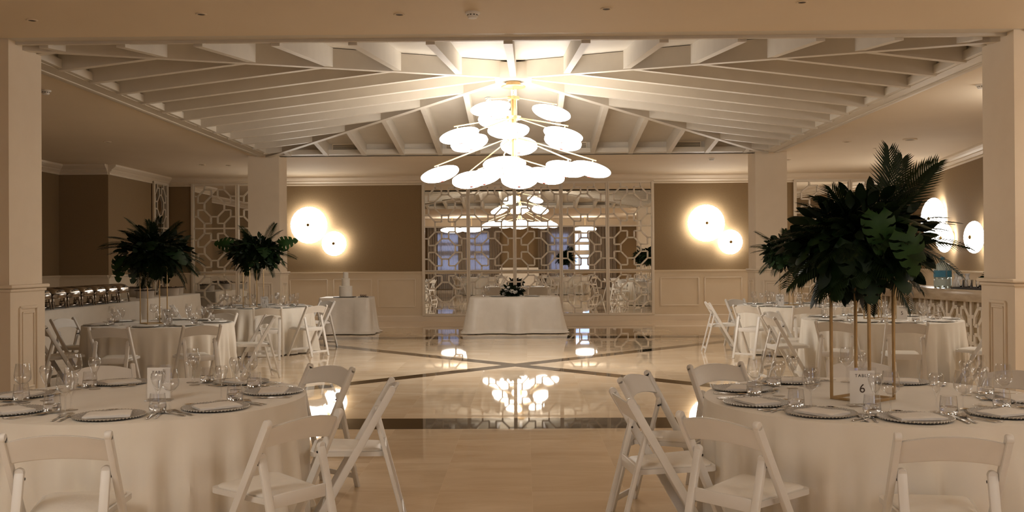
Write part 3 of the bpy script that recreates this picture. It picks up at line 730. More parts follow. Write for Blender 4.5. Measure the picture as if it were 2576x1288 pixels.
# ------------------------------------------------------------------ tableware
bm = bmesh.new(); lathe(bm, [(0, .004), (.105, .004), (.115, .006), (.150, .013), (.163, .014), (.165, .011), (.150, .006), (.11, 0), (0, 0)], 64); charger = finish(bm, 'charger_plate', m_glit)
bm = bmesh.new()
for i in range(60):
    a = 2 * PI * i / 60; bmesh.ops.create_icosphere(bm, subdivisions=1, radius=.005, matrix=Matrix.Translation((.1655 * math.cos(a), .1655 * math.sin(a), .0115)))
beads = finish(bm, 'beaded_rim', mat('bead_silver', (.62, .60, .56), .35, .8))
def napkin_mesh(seed):
    rr = random.Random(seed); bm = bmesh.new(); nx, ny = 14, 10; g = {}
    for lay in (0, 1):
        for i in range(nx + 1):
            for j in range(ny + 1):
                u, v = i / nx * 2 - 1, j / ny * 2 - 1
                e = max(abs(u) ** 30, abs(v) ** 30); h = .005 + (0 if lay == 0 else .008 + .005 * (1 - e) + .003 * (u * .5 + .5) + .0012 * math.sin(5 * u + seed) * math.cos(4 * v))
                g[lay, i, j] = bm.verts.new((u * .105 * (1 - .03 * v), v * .075 * (1 + .05 * u), h if lay else .004))
    for lay in (0, 1):
        for i in range(nx):
            for j in range(ny): bm.faces.new((g[lay, i, j], g[lay, i + 1, j], g[lay, i + 1, j + 1], g[lay, i, j + 1]))
    rim = [(i, 0) for i in range(nx)] + [(nx, j) for j in range(ny)] + [(i, ny) for i in range(nx, 0, -1)] + [(0, j) for j in range(ny, 0, -1)]
    for a, b in zip(rim, rim[1:] + rim[:1]): bm.faces.new((g[0, *a], g[0, *b], g[1, *b], g[1, *a]))
    return finish(bm, 'napkin', m_napkin, True, 40)
naps = [napkin_mesh(s) for s in (1, 2, 3)]
def fork_mesh(L=.2):
    bm = bmesh.new(); bar(bm, (0, 0, .004), (0, L * .60, .004), .007, .0025, (0, 0, 1), .001); bar(bm, (0, 0, .004), (0, .06, .004), .012, .003, (0, 0, 1), .001)
    bar(bm, (0, L * .60, .004), (0, L * .78, .006), .022, .002, (0, 0, 1), .0008)
    for k in range(4): x = -.0095 + k * .0063; bar(bm, (x, L * .77, .006), (x * .9, L, .011), .0033, .002)
    return finish(bm, 'fork', m_steel)
def knife_mesh(L=.23):
    bm = bmesh.new(); bar(bm, (0, 0, .004), (0, L * .42, .004), .013, .006, (0, 0, 1), .002)
    pts = [(-.008, L * .42), (.008, L * .42), (.010, L * .7), (.007, L * .93), (-.002, L), (-.008, L * .95)]
    lo = [bm.verts.new((x, y, .003)) for x, y in pts]; hi = [bm.verts.new((x, y, .0048)) for x, y in pts]
    bm.faces.new(lo); bm.faces.new(hi)
    for i in range(6): bm.faces.new((lo[i], lo[(i + 1) % 6], hi[(i + 1) % 6], hi[i]))
    return finish(bm, 'knife', m_steel)
def spoon_mesh(L=.18):
    bm = bmesh.new(); bar(bm, (0, 0, .004), (0, L * .72, .006), .007, .0025, (0, 0, 1), .001); bar(bm, (0, 0, .004), (0, .05, .004), .011, .003, (0, 0, 1), .001)
    rings = []
    for i in range(5):
        s = i / 4
        rings.append([bm.verts.new((.018 * s * math.cos(a) * (1), L * .84 + .028 * s * math.sin(a), .003 + .007 * s * s)) for a in [2 * PI * q / 14 for q in range(14)]] if s else [bm.verts.new((0, L * .84, .003))])
    for a, b in zip(rings, rings[1:]):
        for q in range(14):
            if len(a) == 1: bm.faces.new((a[0], b[q], b[(q + 1) % 14]))
            else: bm.faces.new((a[q], a[(q + 1) % 14], b[(q + 1) % 14], b[q]))
    return finish(bm, 'spoon', m_steel, True, 60)
fork, dfork, knife, spoon, dspoon = fork_mesh(), fork_mesh(.15), knife_mesh(), spoon_mesh(.19), spoon_mesh(.14)
def glass_me(prof, name, n=28):
    bm = bmesh.new(); lathe(bm, prof, n); return finish(bm, name, m_glass, True, 70)
wine = glass_me([(0, .001), (.036, .001), (.037, .003), (.010, .008), (.004, .014), (.0038, .088), (.007, .096), (.024, .108), (.041, .128), (.0435, .148), (.040, .180), (.034, .213), (.0328, .213), (.0388, .180), (.0422, .148), (.0398, .129), (.023, .110), (0, .102)], 'wine_glass')
tulip = glass_me([(0, .001), (.032, .001), (.033, .003), (.009, .008), (.004, .014), (.004, .072), (.007, .082), (.018, .108), (.030, .138), (.0355, .162), (.033, .180), (.026, .190), (.0248, .190), (.0318, .180), (.0342, .162), (.0288, .139), (.016, .110), (0, .092)], 'tulip_glass')
tumbler = glass_me([(0, .001), (.034, .001), (.040, .008), (.043, .025), (.040, .060), (.036, .096), (.0350, .096), (.039, .060), (.0416, .026), (.037, .012), (0, .012)], 'tumbler')
bm = bmesh.new(); lathe(bm, [(0, .0125), (.036, .0125), (.0408, .026), (.0400, .045), (0, .045)], 28); water = finish(bm, 'water', m_water, True, 60)
PLN = {-4: 'left', -3: 'front left', -2: 'front', -1: 'front right', 0: 'right', 1: 'far right', 2: 'far', 3: 'far left', 4: 'left'}
def pname(a): return PLN[int(round(a / 45.))]
def setting(k, a, full=True, r=.70, seed=0):
    X, Y, R, tn_ = TB[k]; rr = random.Random(seed); ar = math.radians(a)
    n = Vector((-math.cos(ar), -math.sin(ar), 0)); rt = Vector((n.y, -n.x, 0))   # inward, and the guest's right
    c = Vector((X, Y, .7505)) - n * r; face = math.atan2(n.y, n.x) - PI / 2; where = 'at the %s place of the %s' % (pname(a), tn_)
    def put(nm, me, off, lab, cat, rot=0, kids=(), g=None):
        p = c + rt * off[0] + n * off[1]; o = tag(obj(nm, me, None, p, (0, 0, face + rot)), lab + ' ' + where, cat, g)
        for kn, km in kids: obj(kn, km, o)
        return o
    put('charger_plate', charger, (0, 0), 'silver charger plate with beaded rim', 'plate', 0, (('beaded_rim', beads),), 'silver charger plates')
    o = put('napkin', naps[seed % 3], (rr.uniform(-.01, .01), rr.uniform(-.01, .01)), 'folded white napkin', 'napkin', rr.uniform(-.25, .25), (), 'folded napkins'); o.location.z += .002
    put('fork', fork, (-.20, -.11), 'outer dinner fork', 'fork', rr.uniform(-.08, .08), (), 'forks')
    put('knife', knife, (.20, -.11), 'steel dinner knife', 'knife', rr.uniform(-.08, .08), (), 'knives')
    if full:
        put('fork', fork, (-.225 + .055, -.115) if False else (-.235, -.10), 'second dinner fork', 'fork', rr.uniform(-.1, .1), (), 'forks')
        put('spoon', spoon, (.235, -.10), 'soup spoon', 'spoon', rr.uniform(-.08, .08), (), 'spoons')
        put('dessert_spoon', dspoon, (.09, .195), 'small dessert spoon', 'spoon', PI / 2 + rr.uniform(-.08, .08), (), 'spoons')
    gl = 'glassware'
    put('wine_glass', wine, (.27 + rr.uniform(-.015, .015), .155 + rr.uniform(-.02, .02)), 'tall clear wine glass', 'wine glass', 0, (), 'wine glasses')
    put('tulip_glass', tulip, (.17 + rr.uniform(-.015, .015), .225 + rr.uniform(-.02, .02)), 'slender tulip glass', 'tulip glass', 0, (), 'tulip glasses')
    put('tumbler', tumbler, (.195 + rr.uniform(-.015, .015), .115 + rr.uniform(-.01, .02)), 'tumbler half full of water', 'tumbler', 0, (('water', water),), 'water tumblers')
SET = {'NL': [-131, -81, -39, 12, 58, 122, 176], 'NR': [153, -163, -130, -96, -57, -11, 112, 59], 'L2': [-148, -80, -47, 5, 51, 93, 150], 'L3': [-135, -85, -45, 2, 48, 95, 140, 178],
       'RM': [-160, -125, -92, -52, -8, 45, 92, 138], 'RB': [-150, -115, -80, -40, 0, 50, 95, 140]}
for ki, (k, L) in enumerate(SET.items()):
    for i, a in enumerate(L):
        setting(k, a, k in ('NL', 'NR'), TB[k][2] - .18, ki * 20 + i)

def sign(k, x, y, num, lab):
    t = thing('table_sign', lab, 'table sign', (x, y, .7505))
    bm = bmesh.new(); box(bm, (0, 0, .10), (.142, .005, .19), None, .001); box(bm, (0, .0, .004), (.142, .06, .006), None, .002); obj('acrylic_stand', finish(bm, 'acrylic_stand', m_glass), t)
    bm = bmesh.new(); box(bm, (0, -.0035, .098), (.125, .0012, .165)); obj('card', finish(bm, 'card', m_paper), t)
    for txt, s, z in (('TABLE', .022, .148), (num, .062, .07)):
        cu = bpy.data.curves.new('lettering', 'FONT'); cu.body = txt; cu.size = s; cu.align_x = 'CENTER'; cu.extrude = .0003; cu.space_character = 1.25 if len(txt) > 1 else 1
        cu.materials.append(m_ink); o = bpy.data.objects.new('tmp', cu); COL.objects.link(o); dg = bpy.context.evaluated_depsgraph_get(); me = bpy.data.meshes.new_from_object(o.evaluated_get(dg)); bpy.data.objects.remove(o); obj('lettering', me, t, (0, -.0046, z), (PI / 2, 0, 0))
sign('NL', -1.84, 5.21, '1', 'acrylic table sign reading 1 on the near left table'); sign('NR', 1.84, 4.91, '6', 'acrylic table sign reading 6 beside the gold stand')
sign('L2', -4.17, 11.62, '2', 'acrylic table sign reading 2 on the middle left table'); sign('L3', -4.08, 15.66, '3', 'acrylic table sign reading 3 on the back left table')
sign('RM', 4.62, 11.55, '5', 'acrylic table sign on the middle right table'); sign('RB', 4.15, 15.25, '4', 'acrylic table sign on the back right table')

# ------------------------------------------------------------------ flower stands and foliage
def stand(x, y, rz, H, w, lab, t_=.011):
    t = thing('flower_stand', lab, 'flower stand', (x, y, .7505), rz, 'slim gold flower stands'); h = w / 2
    C4 = [(-h, -h), (h, -h), (h, h), (-h, h)]
    for i in range(4):
        bm = bmesh.new(); bar(bm, (*C4[i], 0), (*C4[i], H), t_, t_, (0, 1, 0), .001); obj('leg', finish(bm, 'leg', m_gold), t)
    for nm, z in (('base_frame', t_ / 2), ('top_frame', H - t_ / 2)):
        bm = bmesh.new()
        for i in range(4): a, b = C4[i], C4[(i + 1) % 4]; bar(bm, (*a, z), (*b, z), t_, t_, (0, 0, 1))
        obj(nm, finish(bm, nm, m_gold), t)
    bm = bmesh.new(); box(bm, (0, 0, H - .004), (w, w, .004)); obj('top_plate', finish(bm, 'top_plate', m_gold), t)
def monstera(L=.30, seed=0, cuts=4):
    rr = random.Random(seed); bm = bmesh.new(); W = L * .5; N = 40
    def z(x, y): return -.55 * x * x / L - .35 * y * y / L + .012 * math.sin(14 * y + seed)
    def hw(t): return W * (math.sin(PI * min(1, t ** .62)) ** .7 * (1 - .18 * t) + .02)
    for s in (-1, 1):
        seg = cuts + 1
        for q in range(seg):
            g = .26 if q < seg - 1 else .02
            t0, t1 = q / seg, (q + 1 - g) / seg
            K = 5; prev = None
            for i in range(6):        # along lobe, from midrib outward
                u = i / 5; row = []
                for j in range(K + 1):
                    t = t0 + (t1 - t0) * j / K if u > .5 else (q + (j / K)) / seg * 1.0
                    w = hw(min(.999, max(.02, t))); x = s * w * u; y = L * (t - .12 * (1 - u) * 0) - L * .08 * u * (1 - t) * 2.2 + L * .10 * u * u * t
                    if u == 1: y -= .006 * abs(j - K / 2)
                    row.append(bm.verts.new((x, y, z(x, y))))
                if prev:
                    for j in range(K): bm.faces.new((prev[j], prev[j + 1], row[j + 1], row[j]))
                prev = row
    bar(bm, (0, -L * .12, -.03), (0, 0, .0), .005, .005); bar(bm, (0, 0, .002), (0, L * .5, -.02), .004, .003)
    bmesh.ops.remove_doubles(bm, verts=bm.verts, dist=.0004)
    return finish(bm, 'monstera_leaf', m_leafm, True, 60)
def palm(L=.5, n=18, seed=0, width=.16, fan=False):
    bm = bmesh.new(); rr = random.Random(seed); prev = None; pts = []
    for i in range(11):
        t = i / 10; pts.append(Vector((0, L * t * (1 - .12 * t), -.22 * L * t * t)))
    for a, b in zip(pts, pts[1:]): bar(bm, a, b, .004, .004)
    def at(t): f = t * 10; i = min(9, int(f)); return pts[i].lerp(pts[i + 1], f - i)
    for s in (-1, 1):
        for k in range(n):
            t = .18 + .82 * k / (n - 1); p = at(t); ln = width * (math.sin(PI * (.12 + .8 * t)) ** .6) * rr.uniform(.9, 1.1); an = math.radians(62 - 36 * t)
            d = Vector((s * math.sin(an), math.cos(an), -.12)).normalized(); m1 = p + d * ln * .5 + Vector((0, 0, .004)); e = p + d * ln + Vector((0, 0, -.18 * ln)); q = Vector((-d.y, d.x, 0)).normalized() * .0062
            v = [bm.verts.new(x) for x in (p - q * .5, p + q * .5, m1 + q, m1 - q, e)]
            bm.faces.new((v[0], v[1], v[2], v[3])); bm.faces.new((v[3], v[2], v[4]))
    return finish(bm, 'palm_frond', m_frond, True, 180)
def ovate_mass(rad, cnt, seed, L=.15):
    rr = random.Random(seed); bm = bmesh.new()
    for i in range(cnt):
        z = 1 - 2 * (i + .5) / cnt; ph = i * 2.39996; r = math.sqrt(1 - z * z); d = Vector((r * math.cos(ph), r * math.sin(ph), z))
        q = rr.uniform(.25, .92); p = Vector((d.x * rad[0], d.y * rad[1], d.z * rad[2])) * q
        ax = (d + Vector((rr.uniform(-.6, .6), rr.uniform(-.6, .6), rr.uniform(-.7, .4)))).normalized(); sd = ax.cross(Vector((rr.uniform(-1, 1), rr.uniform(-1, 1), rr.uniform(-1, 1)))).normalized(); up = sd.cross(ax)
        l = L * rr.uniform(.7, 1.2); w = l * .24
        up = up if up.z > 0 else -up
        prf = ((.12, .5), (.3, .92), (.5, 1.0), (.72, .78), (.9, .35)); dr = lambda q: -up * .16 * l * q * q
        P = [p] + [p + ax * l * a + sd * w * b + up * .006 + dr(a) for a, b in prf] + [p + ax * l + dr(1)] + [p + ax * l * a - sd * w * b + up * .006 + dr(a) for a, b in reversed(prf)]
        mid = [bm.verts.new(x) for x in P]; n6 = len(P)
        for a in range(1, n6 // 2):
            bm.faces.new((mid[a], mid[a + 1], mid[n6 - a - 1], mid[n6 - a]) if a + 1 < n6 // 2 else (mid[a], mid[a + 1], mid[n6 - a]))
        bm.faces.new((mid[0], mid[1], mid[-1]))
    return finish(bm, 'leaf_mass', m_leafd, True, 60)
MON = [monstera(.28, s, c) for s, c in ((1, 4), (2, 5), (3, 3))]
HERO = MON[0].copy(); HERO.materials.clear(); HERO.materials.append(m_leaf_lit)
PAL = [palm(.50, 20, 1, .17), palm(.42, 16, 2, .2), palm(.55, 24, 3, .13)]
def orient(o, p, d, nrm, s=1):
    y = Vector(d).normalized(); z = Vector(nrm); z = (z - y * z.dot(y)); z.normalize(); x = y.cross(z)
    M = Matrix((x, y, z)).transposed().to_4x4(); M.translation = p; o.matrix_local = M @ Matrix.Scale(s, 4)
def foliage(c, rad, nm, npal, seed, lab, heroes=(), fronds=()):
    rr = random.Random(seed); t = thing('foliage_arrangement', lab, 'plant arrangement', c, 0, 'tropical leaf arrangements on gold stands')
    o = obj('leaf_mass', ovate_mass([r * .98 for r in rad], 640, seed, .115), t)
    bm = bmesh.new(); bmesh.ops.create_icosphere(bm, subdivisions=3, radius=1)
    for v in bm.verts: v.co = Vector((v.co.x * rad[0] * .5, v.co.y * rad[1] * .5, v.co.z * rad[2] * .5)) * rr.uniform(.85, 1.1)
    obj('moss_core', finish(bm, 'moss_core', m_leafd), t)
    bm = bmesh.new(); lathe(bm, [(0, -.0), (.09, 0), (.10, .06), (0, .06)], 24, (0, 0, -rad[2] * .62)); obj('bowl', finish(bm, 'bowl', m_dark), t)
    S = rad[0] / .42
    for i in range(nm):
        z = .75 - 1.5 * (i + .5) / nm; ph = i * 2.39996 + seed; r = math.sqrt(1 - z * z); d = Vector((r * math.cos(ph), r * math.sin(ph), z))
        p = Vector((d.x * rad[0], d.y * rad[1], d.z * rad[2])) * rr.uniform(.55, .75)
        dn = Vector((d.x, d.y, 0)).normalized(); tip = (dn * .75 + Vector((rr.uniform(-.5, .5), rr.uniform(-.5, .5), -.55 + .9 * z))).normalized(); nr = d * .7 + Vector((0, 0, .7))
        orient(obj('monstera_leaf', MON[i % 3], t), p, tip, nr, S * rr.uniform(.75, 1.1))
    for i in range(npal):
        z = .92 - 1.62 * (i + .5) / npal; ph = i * 2.39996 * 1.7 + seed * 2; r = math.sqrt(max(0, 1 - z * z)); d = Vector((r * math.cos(ph), r * math.sin(ph), z))
        p = Vector((d.x * rad[0], d.y * rad[1], d.z * rad[2])) * .25
        orient(obj('palm_frond', PAL[i % 3], t), p, d + Vector((0, 0, -.05)), Vector((0, 0, 1)) + d * .2, S * rr.uniform(.75, 1.0))
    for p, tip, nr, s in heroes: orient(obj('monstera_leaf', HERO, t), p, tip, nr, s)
    for p, tip, s in fronds: orient(obj('palm_frond', PAL[0], t), p, tip, Vector((.2, -.5, 1)), s)
stand(1.93, 5.16, math.radians(38), .64, .225, 'gold rectangular frame stand on the near right table', .013)
foliage((1.93, 5.20, 1.585), (.35, .34, .28), 22, 66, 3, 'giant ball of monstera and palm leaves on the near right table',
        heroes=(((-.02, -.34, .13), (.1, -.25, -1), (0, -1, .35), .66), ((.10, -.38, .03), (.35, -.2, -.9), (.1, -1, .45), .72)),
        fronds=(((.12, 0, .1), (.35, 0, 1), .85), ((.1, -.1, .1), (.15, -.1, 1), .85), ((.1, -.05, .1), (.6, -.1, .9), .9), ((.2, -.1, 0), (1, -.2, .1), .7), ((-.15, -.1, -.02), (-.85, -.3, -.45), .75), ((.2, -.1, .0), (1, -.1, -.35), .75), ((.15, -.1, .1), (.4, -.3, .9), .8)))
stand(-4.40, 11.79, math.radians(42), .70, .24, 'thin gold stand on the middle left table')
foliage((-4.42, 11.87, 1.63), (.44, .42, .27), 10, 46, 11, 'dark palm and monstera arrangement on the middle left table',
        heroes=(((-.36, -.15, -.08), (-.25, -.3, -1), (-.3, -1, .1), .95),), fronds=(((.0, 0, .1), (.15, 0, 1), .72), ((0, 0, .1), (-.2, 0, 1), .66), ((.1, 0, .1), (.5, 0, .9), .7), ((.25, 0, -.05), (1, -.2, -.5), .8), ((-.3, 0, .1), (-1, 0, .15), .8)))
stand(-4.28, 15.72, math.radians(42), .74, .24, 'thin gold stand on the back left table')
foliage((-4.25, 15.85, 1.66), (.45, .42, .25), 15, 28, 17, 'dark monstera arrangement before the back left column',
        heroes=(((.40, -.1, .12), (1, -.2, .35), (0, -1, .3), .95), ((-.40, -.1, .12), (-1, -.2, .2), (0, -1, .3), .95)), fronds=(((.12, 0, .1), (.35, 0, 1), .85), ((.3, 0, .0), (1, -.1, -.1), .75), ((-.3, 0, .05), (-1, -.1, .0), .7)))
stand(4.50, 11.93, math.radians(30), .56, .26, 'gold frame stand on the middle right table')
foliage((4.50, 11.93, 1.58), (.36, .36, .24), 12, 20, 23, 'leaf arrangement on the middle right table, behind the nearest one')
stand(4.42, 15.6, math.radians(40), .58, .24, 'thin gold stand on the back right table')
foliage((4.36, 15.55, 1.60), (.40, .38, .28), 12, 20, 29, 'leaf arrangement on the back right table, before the column', fronds=(((-.2, 0, .1), (-.7, 0, .8), .8), ((-.25, 0, .05), (-1, 0, .35), .7), ((-.2, 0, -.1), (-.9, 0, -.6), .7)))

# ------------------------------------------------------------------ head table and cake table
under_table('rectangular head table under a pale satin cloth', (-.06, 20.1, 0), 1.80, .78, False)
me = cloth_mesh(rrect(1.82, .80), .735, .085, 8, 3, 'tablecloth', m_satin, .05, .09, 320, 18)
tag(obj('tablecloth', me, None, (-.06, 20.1, .75)), 'floor-length satin cloth on the head table before the mirrors', 'tablecloth')
under_table('small cake table under a pale satin cloth', (-3.56, 20.15, 0), 1.0, .76, False)
me = cloth_mesh(rrect(1.02, .78), .735, .06, 6, 8, 'tablecloth', m_satin, .08, .06, 280, 18)
tag(obj('tablecloth', me, None, (-3.56, 20.15, .75)), 'pale satin cloth pooling on the floor at the cake table', 'tablecloth')
ck = thing('wedding_cake', 'plain white three-tier wedding cake on the small table', 'cake', (-3.56, 20.0, .7505))
bm = bmesh.new(); box(bm, (-.02, 0, .008), (.42, .34, .014), None, .004); obj('cake_board', finish(bm, 'cake_board', m_dark), ck)
for r, z0, z1 in ((.135, .0155, .235), (.085, .236, .395), (.055, .396, .52)):
    bm = bmesh.new(); lathe(bm, [(0, z0), (r, z0), (r, z1 - .008), (r - .008, z1), (0, z1)], 40); obj('cake_tier', finish(bm, 'cake_tier', m_cake), ck)
tr = thing('serving_tray', 'small dark tray of treats right of the cake', 'tray', (-3.20, 20.0, .7505))
bm = bmesh.new(); box(bm, (0, 0, .006), (.20, .14, .01), None, .003); obj('tray_base', finish(bm, 'tray_base', m_dark), tr)
bm = bmesh.new()
for x, y in ((-.04, 0), (.0, .02), (.05, -.01)): bmesh.ops.create_icosphere(bm, subdivisions=2, radius=.026, matrix=Matrix.Translation((x, y, .036)))
obj('treats', finish(bm, 'treats', m_food), tr)
for x, l in ((-.42, 'left'), (.30, 'right')):
    o = tag(obj('charger_plate', charger, None, (x, 19.95, .7505)), 'silver charger plate on the head table, %s of the flowers' % l, 'plate', 'silver charger plates'); obj('beaded_rim', beads, o)
    tag(obj('napkin', naps[0], None, (x, 19.95, .7525), (0, 0, .1)), 'folded napkin on the head table, %s of the flowers' % l, 'napkin', 'folded napkins')
for x, y, me_, n_, l in ((-.70, 19.95, tumbler, 'tumbler', 'water tumbler at the left end of the head table'), (-.60, 20.0, tulip, 'tulip_glass', 'tulip glass at the left end of the head table'), (-.67, 20.1, wine, 'wine_glass', 'wine glass at the left end of the head table')):
    o = tag(obj(n_, me_, None, (x, y, .7505)), l, n_.replace('_', ' '))
    if n_ == 'tumbler': obj('water', water, o)
tag(obj('spoon', spoon, None, (.57, 19.9, .7505), (0, 0, -.5)), 'single spoon at the right end of the head table', 'spoon')
cp = thing('rose_centrepiece', 'low centrepiece of white roses and dark leaves on the head table', 'flower arrangement', (-.10, 19.98, .7505))
def rose_mesh():
    bm = bmesh.new()
    for k, (r, h, n, ti) in enumerate(((.040, .030, 6, .55), (.030, .036, 5, .3), (.018, .042, 4, .1))):
        for i in range(n):
            a = 2 * PI * i / n + k; g = {}
            for u in range(5):
                for v in range(4):
                    uu = (u / 4 - .5) * 1.5; t = v / 3; rr = r * (.45 + .55 * t) + ti * .02 * t * t; g[u, v] = bm.verts.new((rr * math.cos(a + uu * (1.1 if k else .9)), rr * math.sin(a + uu * (1.1 if k else .9)), h * (t ** 1.2) - .012 * abs(uu) * t))
            for u in range(4):
                for v in range(3): bm.faces.new((g[u, v], g[u + 1, v], g[u + 1, v + 1], g[u, v + 1]))
    bmesh.ops.create_icosphere(bm, subdivisions=2, radius=.014, matrix=Matrix.Translation((0, 0, .026)))
    return finish(bm, 'rose', m_rose, True, 180)
rs = rose_mesh()
lm = ovate_mass((.24, .12, .09), 220, 5, .11)
for v in lm.vertices:
    if v.co.z < -.085: v.co.z = -.085 + (v.co.z + .085) * .03
obj('leaf_mass', lm, cp, (0, 0, .092))
for x, y, z, s in ((-.18, -.12, .05, 1.1), (-.12, -.08, .12, 1.5), (-.02, -.12, .10, 1.4), (.06, -.13, .08, 1.3), (.06, -.05, .17, 1.2), (-.08, -.02, .17, 1.0)):
    o = obj('rose', rs, cp, (x, y, z), (.9, 0, R_.uniform(-.4, .4))); o.scale = (s * .72, s * .72, s * .72)
for i in range(18):
    a = PI * i / 17; o = obj('palm_frond', PAL[2], cp); orient(o, (0, -.03, .05), (math.cos(a), -.25 - .2 * math.sin(a), .42 + .25 * math.sin(a * 5)), (0, 0, 1), .5)
bm = bmesh.new()
for i in range(26): a, r = R_.uniform(0, 2 * PI), R_.uniform(0, .05); bmesh.ops.create_icosphere(bm, subdivisions=1, radius=.007, matrix=Matrix.Translation((.16 + r * math.cos(a), -.05 + r * math.sin(a), .13 + R_.uniform(0, .08))))
obj('filler_blossoms', finish(bm, 'filler_blossoms', m_rose), cp)

# ------------------------------------------------------------------ left buffet
under_table('long buffet table along the left wall, under cloth', (-7.75, 16.6, 0), .76, 4.4, False)
me = cloth_mesh(rrect(.80, 4.42), .735, .05, 9, 31, 'tablecloth', m_cloth, .02, .03, 320)
tag(obj('tablecloth', me, None, (-7.75, 16.6, .75)), 'white cloth on the buffet table carrying the chafing dishes', 'tablecloth')
under_table('second buffet table before the left wall mirror', (-7.98, 21.5, 0), .66, 3.3, False)
me = cloth_mesh(rrect(.70, 3.32), .735, .07, 7, 37, 'tablecloth', m_cloth, .02, .04, 300)
tag(obj('tablecloth', me, None, (-7.98, 21.5, .75)), 'white cloth on the second buffet table near the back corner', 'tablecloth')
def chafing():
    ms = []; bm = bmesh.new(); box(bm, (0, 0, .205), (.36, .44, .075), None, .012); ms.append(('water_pan', finish(bm, 'water_pan', m_chafe)))
    bm = bmesh.new(); n = 12; rows = []
    for i in range(n + 1):
        a = PI * i / n; rows.append([bm.verts.new((.185 * math.cos(a), y * s, .248 + .10 * math.sin(a) ** .8 * h)) for y, s, h in ((-.235, 1, .0), (-.22, 1, .7), (-.15, 1, 1), (.15, 1, 1), (.22, 1, .7), (.235, 1, 0))])
    for a, b in zip(rows, rows[1:]):
        for i in range(5): bm.faces.new((a[i], a[i + 1], b[i + 1], b[i]))
    ms.append(('lid', finish(bm, 'lid', m_chafe, True, 80)))
    bm = bmesh.new(); tube(bm, (.2, -.06, .30), (.2, .06, .30), .008); tube(bm, (.175, -.06, .30), (.2, -.06, .30), .006); tube(bm, (.175, .06, .30), (.2, .06, .30), .006); ms.append(('handle', finish(bm, 'handle', m_dark)))
    for sx in (-1, 1):
        for sy in (-1, 1):
            bm = bmesh.new(); bar(bm, (sx * .155, sy * .20, .18), (sx * .17, sy * .215, 0), .022, .022, (1, 0, 0), .004); ms.append(('leg', finish(bm, 'leg', m_chafe)))
    bm = bmesh.new(); box(bm, (0, 0, .035), (.30, .36, .012), None, .004); ms.append(('shelf', finish(bm, 'shelf', m_chafe)))
    for s in (-1, 1):
        bm = bmesh.new(); lathe(bm, [(0, 0), (.043, 0), (.046, .01), (.046, .06), (.030, .07), (0, .068)], 20, (0, s * .09, .043)); ms.append(('fuel_can', finish(bm, 'fuel_can', m_chafe)))
    return ms
cm = chafing(); names7 = ['nearest the left column', 'second from the column', 'third from the column', 'fourth, middle of the row', 'fifth from the column', 'sixth, next to last', 'seventh, farthest one']
for i in range(7):
    t = thing('chafing_dish', 'polished steel chafing dish on the buffet, %s' % names7[i], 'chafing dish', (-7.62, 15.2 + i * .51, .7505), 0, 'chafing dishes in a row')
    for nm, me in cm: obj(nm, me, t)
bm = bmesh.new(); lathe(bm, [(0, 0), (.03, 0), (.03, .002), (.006, .02), (.006, .08), (0, .085)], 14); 
tag(obj('salt_shaker', finish(bm, 'salt_shaker', m_chrome), None, (-7.5, 18.62, .7505)), 'tiny steel stand at the far end of the buffet', 'shaker')
bm = bmesh.new(); lathe(bm, [(0, 0), (.22, 0), (.23, .24), (0, .24)], 32); riser = finish(bm, 'riser', m_grey)
bm = bmesh.new(); lathe(bm, [(0, 0), (.25, 0), (.27, .02), (.265, .024), (.24, .008), (0, .008)], 36); dtray = finish(bm, 'round_tray', m_dark)
bm = bmesh.new()
for i in range(30): a, r = R_.uniform(0, 2 * PI), R_.uniform(0, .2); box(bm, (r * math.cos(a), r * math.sin(a), .025), (.04, .04, .03), R_.uniform(0, 3), .006)
bites = finish(bm, 'bites', m_food)
for x, y, s, l in ((-7.82, 20.2, .8, 'nearest the buffet end'), (-8.2, 20.9, 1.0, 'second, at the back'), (-7.82, 21.6, .9, 'third along'), (-8.05, 22.6, .8, 'last, near the mirror')):
    a = tag(obj('cloth_riser', riser, None, (x, y, .7505)), 'round cloth-covered riser on the second buffet, %s' % l, 'riser', 'round food risers'); a.scale = (s, s, s * .8)
    b = thing('food_tray', 'dark round tray of bites on a riser, %s' % l, 'food tray', (x, y, .7505 + .24 * s * .8 + .001), 0, 'trays of bites'); b.scale = (s, s, s); obj('tray', dtray, b); obj('bites', bites, b)

# ------------------------------------------------------------------ right bar
p0, p1 = Vector((6.92, 13.2, 0)), Vector((6.10, 18.6, 0)); d = (p1 - p0); BL = d.length; ba = math.atan2(d.y, d.x)
bar_ = thing('bar_counter', 'bar counter with stone top and white fretwork front, at right', 'bar counter', p0, ba)
# local x along the bar (away from the viewer); front faces local +y? -> inward side is -X world = local +y
bm = bmesh.new(); box(bm, (BL / 2, -.30, .44), (BL, .5, .88)); obj('body', finish(bm, 'body', noisy('bar_backing', (.33, .24, .13), (.36, .27, .15), 5, .7), False), bar_)
bm = bmesh.new(); box(bm, (BL / 2, -.28, .93), (BL + .1, .74, .17), None, .006); obj('stone_top', finish(bm, 'stone_top', m_stone), bar_)
for i in range(9):
    tw = BL / 9; bm = bmesh.new(); lattice(bm, i * tw, (i + 1) * tw, .0, .845, -.035, .052, .05); box(bm, (i * tw + .02, -.035, .45), (.05, .045, .8))
    obj('fretwork_panel', finish(bm, 'fretwork_panel', m_lat, False), bar_)
def on_bar(u, v, z=1.0155): q = Vector((math.cos(ba), math.sin(ba), 0)); w = Vector((math.sin(ba), -math.cos(ba), 0)); p = p0 + q * u + w * v; return (p.x, p.y, z)
jug = thing('water_jug', 'large blue water cooler bottle on the bar', 'water bottle', on_bar(2.45, .33))
jp = [(0, .0), (.12, .0), (.135, .02), (.135, .12), (.128, .14), (.135, .16), (.135, .30), (.11, .37), (.04, .41), (.028, .43), (.028, .46), (0, .46)]
